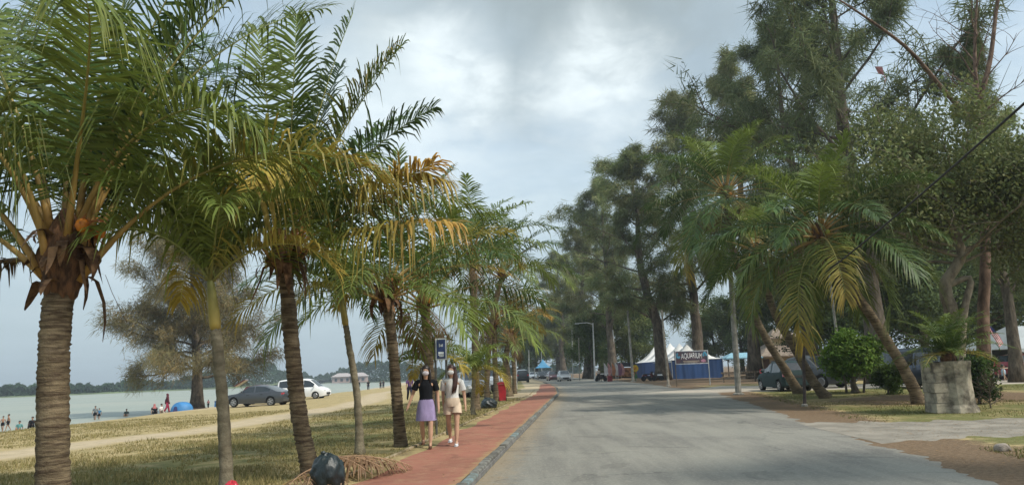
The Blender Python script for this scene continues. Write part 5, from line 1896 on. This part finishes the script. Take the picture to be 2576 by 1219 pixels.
# stall with flags between the lamp and the marquee
sk = px(1575, 93)
sl = thing('food_stall', sk, 'food stall with dark printed front and orange pictures left of the marquee', 'stall')
b = MB()
b.box(sk + np.array([0, 0, 1.05]), (2.5, 1.2, 1.1))
b.build('counter', mat('stall_print', (.10, .03, .02), .5, col2=(.55, .26, .10), scale=2.2), sl)
b = MB()
b.box(sk + np.array([0, 0, 1.95]), (2.6, 1.5, .5), top=.85)
b.build('canopy', mat('stall_dark', (.025, .025, .028), .7), sl)
for sx in (-1, 1):
    for sy in (-1, 1):
        b = MB()
        b.tube([sk + np.array([1.2 * sx, .55 * sy, 0]), sk + np.array([1.2 * sx, .55 * sy, 1.9])], .035, 6)
        b.build('pole', POLE, sl)
b = MB()
b.box(sk + np.array([0, 0, .42]), (2.2, .9, .14))
b.build('shelf', TRIM, sl)
flagc = [mat('flag_pink', (.50, .24, .22), .8, .2, 5), mat('flag_rust', (.42, .17, .08), .8, .2, 5), mat('flag_white', (.62, .58, .55), .8, .1, 5), mat('flag_plum', (.20, .08, .12), .8, .2, 5)]
for k, (u, y) in enumerate(((1530, 92), (1540, 91), (1549, 92), (1556, 90), (1563, 92), (1521, 94))):
    q = px(u, y)
    ft = thing('feather_flag', q, ['pink', 'rust coloured', 'white', 'plum', 'pink', 'pale'][k] + ' feather flag by the food stall, ' + ['second', 'third', 'fourth', 'fifth', 'rightmost', 'leftmost'][k] + ' of six', 'flag', 'feather flags by the food stall')
    b = MB()
    b.tube([q, q + np.array([0, 0, 2.3])], .02, 6)
    b.build('staff', POLE, ft)
    V_, F_ = [], []
    for i in range(9):
        t = i / 8
        z_ = .75 + 1.5 * t
        wv_ = .42 * math.sin(PI * (.15 + .8 * t)) + .05
        V_ += [q + np.array([.02, -.01, z_]), q + np.array([.02 + wv_, -.05 + .06 * math.sin(t * 5 + k), z_ - .12])]
    for i in range(8):
        F_.append((2 * i, 2 * i + 1, 2 * i + 3, 2 * i + 2))
    mesh('flag_cloth', V_, F_, flagc[[0, 1, 2, 3, 0, 2][k]], ft, smooth=True)
q = px(1534, 88)
rbx = thing('cool_box', q, 'dark red box on the ground in front of the feather flags', 'box')
b = MB()
b.box(q + np.array([0, 0, .32]), (.55, .45, .64))
b.build('body', mat('box_red', (.22, .02, .025), .5), rbx)
b = MB()
b.box(q + np.array([0, 0, .67]), (.58, .48, .06), top=.94)
b.build('lid', mat('box_lid', (.28, .03, .03), .5), rbx)
q = px(1521, 90)
tb_ = thing('folding_table', q, 'white folding table left of the dark red box', 'table')
b = MB()
b.box(q + np.array([0, 0, .95]), (.9, .6, .09))
b.build('table_top', WT, tb_)
for sx in (-1, 1):
    for sy in (-1, 1):
        b = MB()
        b.tube([q + np.array([.38 * sx, .24 * sy, 0]), q + np.array([.38 * sx, .24 * sy, .91])], .02, 6)
        b.build('leg', TRIM, tb_)
q = px(1599, 88)
yb = thing('sunflower_sign', q, 'round yellow flower shaped sign on a green stand by the blue marquee wall', 'sign')
b = MB()
for k in range(11):
    a = k * 2 * PI / 11
    b.ball(q + np.array([.26 * math.cos(a), -.05, 1.45 + .26 * math.sin(a)]), (.16, .04, .16), 8)
b.build('petals', TYELL, yb, True)
b = MB()
b.ball(q + np.array([0, -.08, 1.45]), (.17, .05, .17), 10)
b.build('flower_centre', mat('orange_centre', (.5, .20, .02), .6), yb, True)
b = MB()
b.tube([q, q + np.array([0, 0, 1.4])], .05, 6)
b.box(q + np.array([.05, -.02, .55]), (.4, .1, .5), top=.5)
b.build('stand', mat('leaf_green', (.05, .15, .05), .7), yb)

# brown roofed house
hs = px(1990, 95)
ht = thing('house', hs, 'cream house with two tier brown hipped roof behind the leaning palms', 'house')
HWALL = mat('cream_wall', hexc('#c2b08a'), .9, col2=hexc('#a8956f'), scale=1.2)
HROOF = mat('brown_roof', hexc('#8f8172'), .9, col2=hexc('#6f6357'), scale=2.5, bump=.5, bscale=12)


def hip(cx, cy, z0, hx, hy, z1, rx, m, parent, name='roof', th=.14):
    V_ = np.array([(-hx, -hy, z0), (hx, -hy, z0), (hx, hy, z0), (-hx, hy, z0), (-rx, 0, z1), (rx, 0, z1), (-hx, -hy, z0 - th), (hx, -hy, z0 - th), (hx, hy, z0 - th), (-hx, hy, z0 - th)])
    V_ = V_ + np.array([cx, cy, 0])
    return mesh(name, V_, [(0, 1, 5, 4), (1, 2, 5), (2, 3, 4, 5), (3, 0, 4), (6, 7, 1, 0), (7, 8, 2, 1), (8, 9, 3, 2), (9, 6, 0, 3), (9, 8, 7, 6)], m, parent)


b = MB()
b.box(hs + np.array([.3, 2, 1.2]), (7.0, 6.0, 2.4))
b.box(hs + np.array([-.2, 2, 4.2]), (2.6, 2.6, .9))
b.build('wall', HWALL, ht)
hip(hs[0] + .2, hs[1] + 2, hs[2] + 2.35, 4.4, 4.0, hs[2] + 4.4, 1.5, HROOF, ht)
hip(hs[0] - .2, hs[1] + 2, hs[2] + 4.65, 1.9, 1.8, hs[2] + 5.9, .7, HROOF, ht, 'upper_roof')
for k, dx in enumerate((-2.2, -.4, 1.6)):
    b = MB()
    b.box(hs + np.array([dx, -1.03, 1.35]), (1.0, .06, .9))
    wo_ = b.build('window', mat('window_frame', (.55, .52, .45), .6), ht)
    b = MB()
    b.box(hs + np.array([dx - .23, -1.07, 1.35]), (.40, .03, .76))
    b.build('pane', GLASS, wo_)
    b = MB()
    b.box(hs + np.array([dx + .23, -1.07, 1.35]), (.40, .03, .76))
    b.build('pane', GLASS, wo_)
b = MB()
b.box(hs + np.array([-3.25, -1.02, 1.0]), (.8, .06, 2.0))
b.build('door', mat('door_brown', (.09, .05, .035), .6), ht)
b = MB()
b.box(hs + np.array([2.75, .45, 3.22]), (.9, .5, .05), tilt=(R(27), 'X'))
b.build('roof_patch', mat('white_sheet', (.7, .7, .68), .6), ht)

# low railing and blue shelter left of the house
rl = px(1900, 62)
rt = thing('low_railing', rl, 'low dark wooden railing behind the teal hatchback', 'railing')
for k in range(5):
    b = MB()
    b.box(rl + np.array([-2.6 + k * 1.3, 0, .4]), (.10, .10, .8))
    b.build('post', WOOD, rt)
b = MB()
b.box(rl + np.array([0, -.07, .78]), (5.6, .06, .14))
b.build('rail', WOOD, rt)
b = MB()
b.box(rl + np.array([0, -.07, .42]), (5.6, .06, .10))
b.build('rail', WOOD, rt)
bs = px(1868, 92)
bst = thing('blue_shelter', bs, 'low shelter with pale blue roof between the thick pole and the house', 'shelter')
hip(bs[0], bs[1], bs[2] + 2.3, 2.2, 1.6, bs[2] + 2.9, 1.2, mat('blue_sheet', (.22, .42, .52), .6), bst)
for sx in (-1, 1):
    for sy in (-1, 1):
        b = MB()
        b.tube([bs + np.array([2.0 * sx, 1.4 * sy, 0]), bs + np.array([2.0 * sx, 1.4 * sy, 2.3])], .07, 6)
        b.build('post', WOOD, bst)

# stone planter with a small feather palm
pl = stand(2402, 1030, 19.7)
pt = thing('stone_planter', pl, 'tall weathered stone planter with peeling pale render on the verge', 'planter')
PST = mat('peeling_render', hexc('#a89f8c'), .95, col2=hexc('#4e483e'), scale=2.2, bump=.9, bscale=14)
b = MB()
b.lathe([(.56, 0), (.54, .12), (.49, .2), (.46, .75), (.47, 1.1), (.50, 1.22), (.50, 1.3), (.40, 1.3), (.38, 1.18)], 10, pl)
po = b.build('pot', PST, pt)
b = MB()
for k in range(5):       # stacked blocks on the left flank
    b = MB()
    b.box(pl + np.array([-.44 + rnd.uniform(-.02, .02), -.03, .13 + k * .255]), (.36, .62, .245), rz=rnd.uniform(-.05, .05), top=.98)
    b.build('block', PST, pt)
b = MB()
b.lathe([(.38, 1.15), (.3, 1.2), (.05, 1.24)], 10, pl)
b.build('soil', mat('dark_soil', (.05, .035, .025), .95), pt)
fp = pl + np.array([0, 0, 1.2])
ft = thing('potted_palm', fp, 'spiky feather palm growing out of the stone planter', 'plant')
rg = np.random.RandomState(12)
b = MB()
b.lathe([(.16, 0), (.2, .15), (.12, .35)], 10, fp)
b.build('stem', FIB, ft)
for k in range(36):
    az = k * 2.4
    f_ = k / 35
    frond(ft, fp + np.array([0, 0, .25]), az, 1.45 - 1.3 * f_, 1.4 * rg.uniform(.8, 1.15), .95, rg, n=40, leaf=.36, lw=.022, c0=GREEN * 1.1 if k < 31 else YELL * .6, c1=BRIGHT * .8, stalk=np.array((.12, .13, .04)), r0=.016, bare=.12, vee=.35, hang=.35)
sb = stand(2462, 1000, 22)
tree('low_shrub', sb, 'loose green shrub right of the stone planter', 'bush', None, [sb, sb + np.array([0, 0, .3]), sb + np.array([.05, 0, .6]), sb + np.array([.1, 0, 1.0])], .04, lambda t, a: .5, seed=61, limbs=16, subs=6, tufts=5, blades=8, blen=.12, bw=.28, kind='broad', c=(.06, .10, .03), t0=.2, spread=.1)
sb = stand(2490, 1015, 20.5)
tree('dry_shrub', sb, 'dry leafless twiggy shrub on the verge right of the stone planter', 'bush', None, [sb, sb + np.array([0, 0, .2]), sb + np.array([.05, 0, .4]), sb + np.array([.1, 0, .6])], .02, lambda t, a: .55, seed=62, limbs=16, subs=5, tufts=0, blades=0, t0=.1, sub_len=.6, limb_el=(1.2, .6))
sb = stand(2235, 995, 30)
tree('low_shrub', sb, 'small pale green shrub between the bush and the leaning palm foot', 'bush', None, [sb, sb + np.array([0, 0, .3]), sb + np.array([.05, 0, .5]), sb + np.array([.1, 0, .7])], .04, lambda t, a: .55, seed=63, limbs=16, subs=6, tufts=5, blades=8, blen=.14, bw=.28, kind='broad', c=(.08, .12, .03), t0=.2, spread=.1)

# canopy at the right edge with table and flag
cz = px(2590, 46)
ct = thing('canopy_tent', cz, 'grey ridged canopy with scalloped edge at the right edge of the picture', 'tent')
GC = mat('grey_canvas', (.42, .46, .47), .8, .08, 2, transl=.1)
zl = hz(cz[0], 46)
xa, xb, ya, yb_ = at(2495, 880, 46)[0], at(2495, 880, 46)[0] + 6.0, 44.0, 50.0
ze, zr = at(2520, 878, 46)[2], at(2560, 818, 46)[2]
xm = at(2556, 818, 46)[0] + 0
mesh('roof', [(xa, ya, ze), (xb, ya, ze), (xb, yb_, ze), (xa, yb_, ze), (xm, (ya + yb_) / 2, zr), (xb - 1.5, (ya + yb_) / 2, zr)], [(0, 1, 5, 4), (1, 2, 5), (2, 3, 4, 5), (3, 0, 4)], GC, ct)
V_, F_ = [], []
for k in range(61):
    x_ = xa + (xb - xa) * k / 60
    V_ += [(x_, ya - .01, ze), (x_, ya - .01, ze - .16 - .07 * abs(math.sin(k * PI / 4)))]
for k in range(60):
    F_.append((2 * k, 2 * k + 2, 2 * k + 3, 2 * k + 1))
mesh('scalloped_edge', V_, F_, GC, ct)
for (x_, y_) in ((xa, ya), (xb, ya), (xa, yb_), (xb, yb_)):
    b = MB()
    b.tube([(x_ + .03, y_ + .03, hz(x_, y_)), (x_ + .03, y_ + .03, ze)], .04, 8)
    b.build('pole', TRIM, ct)
b = MB()
b.box((xm + 2, yb_ - .2, ze * .5), (xb - xa, .05, ze))
b.build('back_sheet', mat('dark_sheet', (.02, .022, .024), .8), ct)
q = px(2538, 43)
tb_ = thing('folding_table', q, 'small pale table under the grey canopy', 'table')
b = MB()
b.box(q + np.array([0, 0, .72]), (.9, .6, .05))
b.build('table_top', mat('table_wood', (.45, .33, .24), .6), tb_)
for sx in (-1, 1):
    for sy in (-1, 1):
        b = MB()
        b.tube([q + np.array([.4 * sx, .26 * sy, 0]), q + np.array([.4 * sx, .26 * sy, .70])], .025, 6)
        b.build('leg', mat('table_wood', (.45, .33, .24), .6), tb_)
fl0 = at(2487, 822, 42)
fr = on(fl0[0], 42)
flt = thing('striped_flag', fr, 'red and white striped flag with blue corner on a slanting staff', 'flag')
b = MB()
b.tube([fr + np.array([-.15, 0, 0]), fl0], .022, 6)
b.build('staff', POLE, flt)
fe = at(2512, 872, 42)
ax_ = norm(fe - fl0)
L_ = float(np.linalg.norm(fe - fl0))
nn = np.array([.30, .0, .17])
for k in range(7):
    V_, F_ = [], []
    for i in range(9):
        t = i / 8
        q0 = fl0 + ax_ * L_ * t + nn * (k / 7) * (.5 + .5 * t) + np.array([0, .05 * math.sin(t * 5 + k * .3), 0])
        q1 = fl0 + ax_ * L_ * t + nn * ((k + 1) / 7) * (.5 + .5 * t) + np.array([0, .05 * math.sin(t * 5 + (k + 1) * .3), 0])
        V_ += [q0, q1]
    blue_to = 3 if k > 2 else 0
    for i in range(8):
        F_.append((2 * i, 2 * i + 1, 2 * i + 3, 2 * i + 2))
    if blue_to:
        mesh('blue_corner', V_, F_[:blue_to], mat('flag_blue', (.02, .035, .14), .8), flt, smooth=True)
        F_ = F_[blue_to:]
    mesh('stripe', V_, F_, mat('flag_red', (.45, .03, .04), .8) if k % 2 == 0 else mat('flag_stripe_white', (.7, .68, .66), .8), flt, smooth=True)

# beach tent, mound, cloths, kite, rock
bt2 = stand(458, 1020, 71)
tt_ = thing('beach_tent', bt2, 'small blue dome tent on the sand left of the beach tree', 'tent')
V_, F_ = [], []
for i in range(9):
    t = i / 8 * PI / 2
    for j in range(16):
        a = 2 * PI * j / 16
        rr_ = math.cos(t) ** .7 if t < 1.56 else .02
        V_.append(bt2 + np.array([1.05 * rr_ * math.cos(a), .9 * rr_ * math.sin(a), 1.05 * math.sin(t)]))
for i in range(8):
    for j in range(16):
        F_.append((i * 16 + j, i * 16 + (j + 1) % 16, (i + 1) * 16 + (j + 1) % 16, (i + 1) * 16 + j))
mesh('dome', V_, F_, mat('tent_blue', (.04, .19, .42), .6, .15, 2), tt_, smooth=True)
b = MB()
b.lathe([(1.0, .02), (1.07, .10), (1.03, .2)], 18, bt2)
b.build('groundsheet', mat('tent_navy', (.03, .03, .12), .7), tt_)
b = MB()
b.box(bt2 + np.array([-.2, -.92, .35]), (.5, .08, .6), top=.4)
b.build('door_flap', mat('tent_navy', (.03, .03, .12), .7), tt_)
mnd = stand(492, 1014, 78)
b = MB()
b.lathe([(3.0, -.2), (2.4, .08), (1.5, .24), (.4, .30)], 18, mnd)
tag(b.build('soil_mound', mat('mound_soil', hexc('#6b4f3a'), .95, .3, 1.5, bump=.6), loc=mnd, smooth=True), 'low brown soil mound round the foot of the beach tree', 'mound')
q = stand(553, 1012, 76)
b = MB()
b.box(q + np.array([0, 0, .3]), (.9, .6, .6), top=.92)
bxx = thing('cool_box', q, 'blue box on the sand left of the dark grey sedan', 'box')
b.build('body', mat('cool_blue', (.03, .14, .35), .5), bxx)
b = MB()
b.box(q + np.array([0, 0, .65]), (.92, .62, .1), top=.93)
b.build('lid', mat('cool_navy', (.02, .06, .18), .5), bxx)
kp = at(2212, 178, 43)
kt = thing('pink_kite', kp, 'torn pink kite caught in the huge dark tree', 'kite')
mesh('sail', [kp + np.array(q_) for q_ in ((-.28, 0, .28), (.15, -.1, .22), (.26, .05, -.30), (-.05, .12, -.12))], [(0, 1, 3), (1, 2, 3)], mat('kite_pink', (.62, .26, .26), .7, .2, 5), kt)
b = MB()
b.tube([kp + np.array([-.28, 0, .28]), kp + np.array([.26, .05, -.30])], .012, 5)
b.build('spar', TRIM, kt)
b = MB()
b.tube([kp + np.array([.26, .05, -.30]), kp + np.array([.3, .0, -.55]), kp + np.array([.22, .0, -.8])], .02, 5)
b.build('tail', mat('kite_pink', (.62, .26, .26), .7), kt)
rk = stand(2522, 1140, 11.5)
bm = bmesh.new()
bmesh.ops.create_icosphere(bm, subdivisions=3, radius=.11)
for v_ in bm.verts:
    v_.co *= 1 + .35 * (float(vnoise(v_.co.x * 14, v_.co.y * 14 + v_.co.z * 9, 4)) - .5)
    v_.co.z = max(v_.co.z, -.05) * .8 + .03
me = bpy.data.meshes.new('rock')
bm.to_mesh(me)
bm.free()
me.materials.append(mat('rock_grey', hexc('#8d8378'), .95, .3, 9, bump=.6))
ro = bpy.data.objects.new('rock', me)
COL.objects.link(ro)
ro.location = tuple(rk)
tag(ro, 'lone grey brown rock on the leaf litter at lower right', 'rock')

# far pinkish buildings on the shore
for k, (u, wd, lab) in enumerate(((862, 12, 'long low far building with grey roof on the shore'), (903, 10, 'pinkish far building on the shore at the foot of the wooded hill'))):
    q = at(u, 957, 470)
    q[2] = -.9
    hb_ = thing('shore_building', q, lab, 'building')
    b = MB()
    b.box(q + np.array([0, 0, 1.9]), (wd, 6, 3.8))
    b.build('wall', mat('pink_wall', (.36, .27, .25), .8), hb_)
    hip(q[0], q[1], q[2] + 3.8, wd / 2 + .6, 3.8, q[2] + 6, wd / 4, mat('far_roof', (.38, .34, .33), .8), hb_)
    for dx in (-.3, 0, .3):
        b = MB()
        b.box(q + np.array([dx * wd, -3.05, 1.9]), (1.6, .1, 1.8))
        b.build('window', GLASS, hb_)

# ------------------------------------------------------------------ grass, litter
GR = mat('grass_blades', (1, 1, 1), .8, .2, 2, attr='tint', transl=.25, spec=.15)


def scatter_grass():
    rg = np.random.RandomState(17)
    n = 150000
    y = 6.5 + 34 * rg.rand(n) ** 1.7
    x = kerbx(y) - PATHW + .03 - (rg.rand(n) ** 1.15) * (6 + y * .55)
    den = vnoise(x * .8, y * .8, 31) * .6 + vnoise(x * 2.7, y * 2.7, 32) * .5
    trk_ = pdist(x, y, TRACK)
    ok = (den > .36) & (trk_ > 1.6)
    x, y = x[ok], y[ok]
    n = len(x)
    z = height(x, y)
    a = rg.uniform(0, 6.28, n)
    hgt = rg.uniform(.02, .065, n) * (1 + .8 * (vnoise(x * .8, y * .8, 31) > .6))
    wd = rg.uniform(.004, .009, n) * (1 + y * .03)
    V_ = np.stack([np.stack([x - np.cos(a) * wd, y - np.sin(a) * wd, z - .004], -1), np.stack([x + np.cos(a) * wd, y + np.sin(a) * wd, z - .004], -1),
                   np.stack([x + rg.normal(0, .025, n), y + rg.normal(0, .025, n), z + hgt], -1)], 1).reshape(-1, 3)
    t = rg.rand(n)[:, None]
    c_ = (np.array((.42, .34, .17)) * t + np.array((.21, .20, .075)) * (1 - t)) * rg.uniform(.75, 1.2, n)[:, None]
    tag(mesh('grass', V_, np.arange(3 * n).reshape(-1, 3), GR, None, np.repeat(c_, 3, axis=0)), 'short dry yellow green grass beside the footpath', 'grass', kind='stuff')
    n = 60000
    y = 17.5 + 20 * rg.rand(n)
    x = redgex(y) + .6 + 22 * rg.rand(n)
    y[:14000] = 5.5 + 6.5 * rg.rand(14000)
    x[:14000] = redgex(y[:14000]) + .7 + 9 * rg.rand(14000)
    ok = vnoise(x * .6, y * .6, 41) > .42
    x, y = x[ok], y[ok]
    n = len(x)
    z = height(x, y)
    a = rg.uniform(0, 6.28, n)
    hgt = rg.uniform(.015, .06, n) * (.5 + vnoise(x * 1.3, y * 1.3, 44))
    wd = rg.uniform(.006, .012, n)
    V_ = np.stack([np.stack([x - np.cos(a) * wd, y - np.sin(a) * wd, z - .004], -1), np.stack([x + np.cos(a) * wd, y + np.sin(a) * wd, z - .004], -1),
                   np.stack([x + rg.normal(0, .03, n), y + rg.normal(0, .03, n), z + hgt], -1)], 1).reshape(-1, 3)
    t = rg.rand(n)[:, None]
    c_ = (np.array((.28, .22, .10)) * t + np.array((.10, .14, .035)) * (1 - t)) * rg.uniform(.75, 1.2, n)[:, None]
    tag(mesh('verge_grass', V_, np.arange(3 * n).reshape(-1, 3), GR, None, np.repeat(c_, 3, axis=0)), 'patchy green and brown grass on the right verge', 'grass', kind='stuff')
    n = 20000
    y = 6 + 30 * rg.rand(n) ** 1.4
    x = redgex(y) + .35 * rg.normal(0, 1, n) + rg.rand(n) * 9
    k = 500
    y[:k] = 7 + 30 * rg.rand(k)
    x[:k] = kerbx(y[:k]) - .1 - PATHW * rg.rand(k) ** .4
    k2 = 800
    y[k:k2] = 7 + 30 * rg.rand(k2 - k)
    x[k:k2] = kerbx(y[k:k2]) + .02 + np.abs(rg.normal(0, .25, k2 - k))
    z = np.maximum(height(x, y), np.where((x > kerbx(y)) & (x < redgex(y)), .010, -9)) + .008
    z = np.where((x < kerbx(y)) & (x > kerbx(y) - PATHW), .104, z)
    a = rg.uniform(0, 6.28, n)
    s_ = rg.uniform(.010, .034, n)
    dx, dy = np.cos(a) * s_, np.sin(a) * s_
    V_ = np.stack([np.stack([x - dx, y - dy, z], -1), np.stack([x + dy * .35, y - dx * .35, z + s_ * .12], -1), np.stack([x + dx, y + dy, z + .004], -1), np.stack([x - dy * .35, y + dx * .35, z + s_ * .06], -1)], 1).reshape(-1, 3)
    c_ = np.array((.26, .16, .08)) * rg.uniform(.5, 1.6, n)[:, None]
    tag(mesh('leaf_litter', V_, np.arange(4 * n).reshape(-1, 4), GR, None, np.repeat(c_, 4, axis=0)), 'scattered brown fallen leaves along the road edges', 'leaf litter', kind='stuff')


scatter_grass()

# ------------------------------------------------------------------ hazy sea air
hzb = MB()
hzb.box((-1200, 1900, 30), (5600, 4100, 74))
hm_ = bpy.data.materials.new('haze')
hm_.use_nodes = True
hm_.node_tree.nodes.clear()
s = NT(hm_.node_tree)
pv = s.n('ShaderNodeVolumePrincipled', ins={'Color': (.82, .92, 1.0, 1), 'Density': .0005, 'Anisotropy': .2})
on_ = s.n('ShaderNodeOutputMaterial')
s.link(pv.outputs[0], on_.inputs['Volume'])
hobj = hzb.build('haze', hm_)
tag(hobj, kind='stuff')
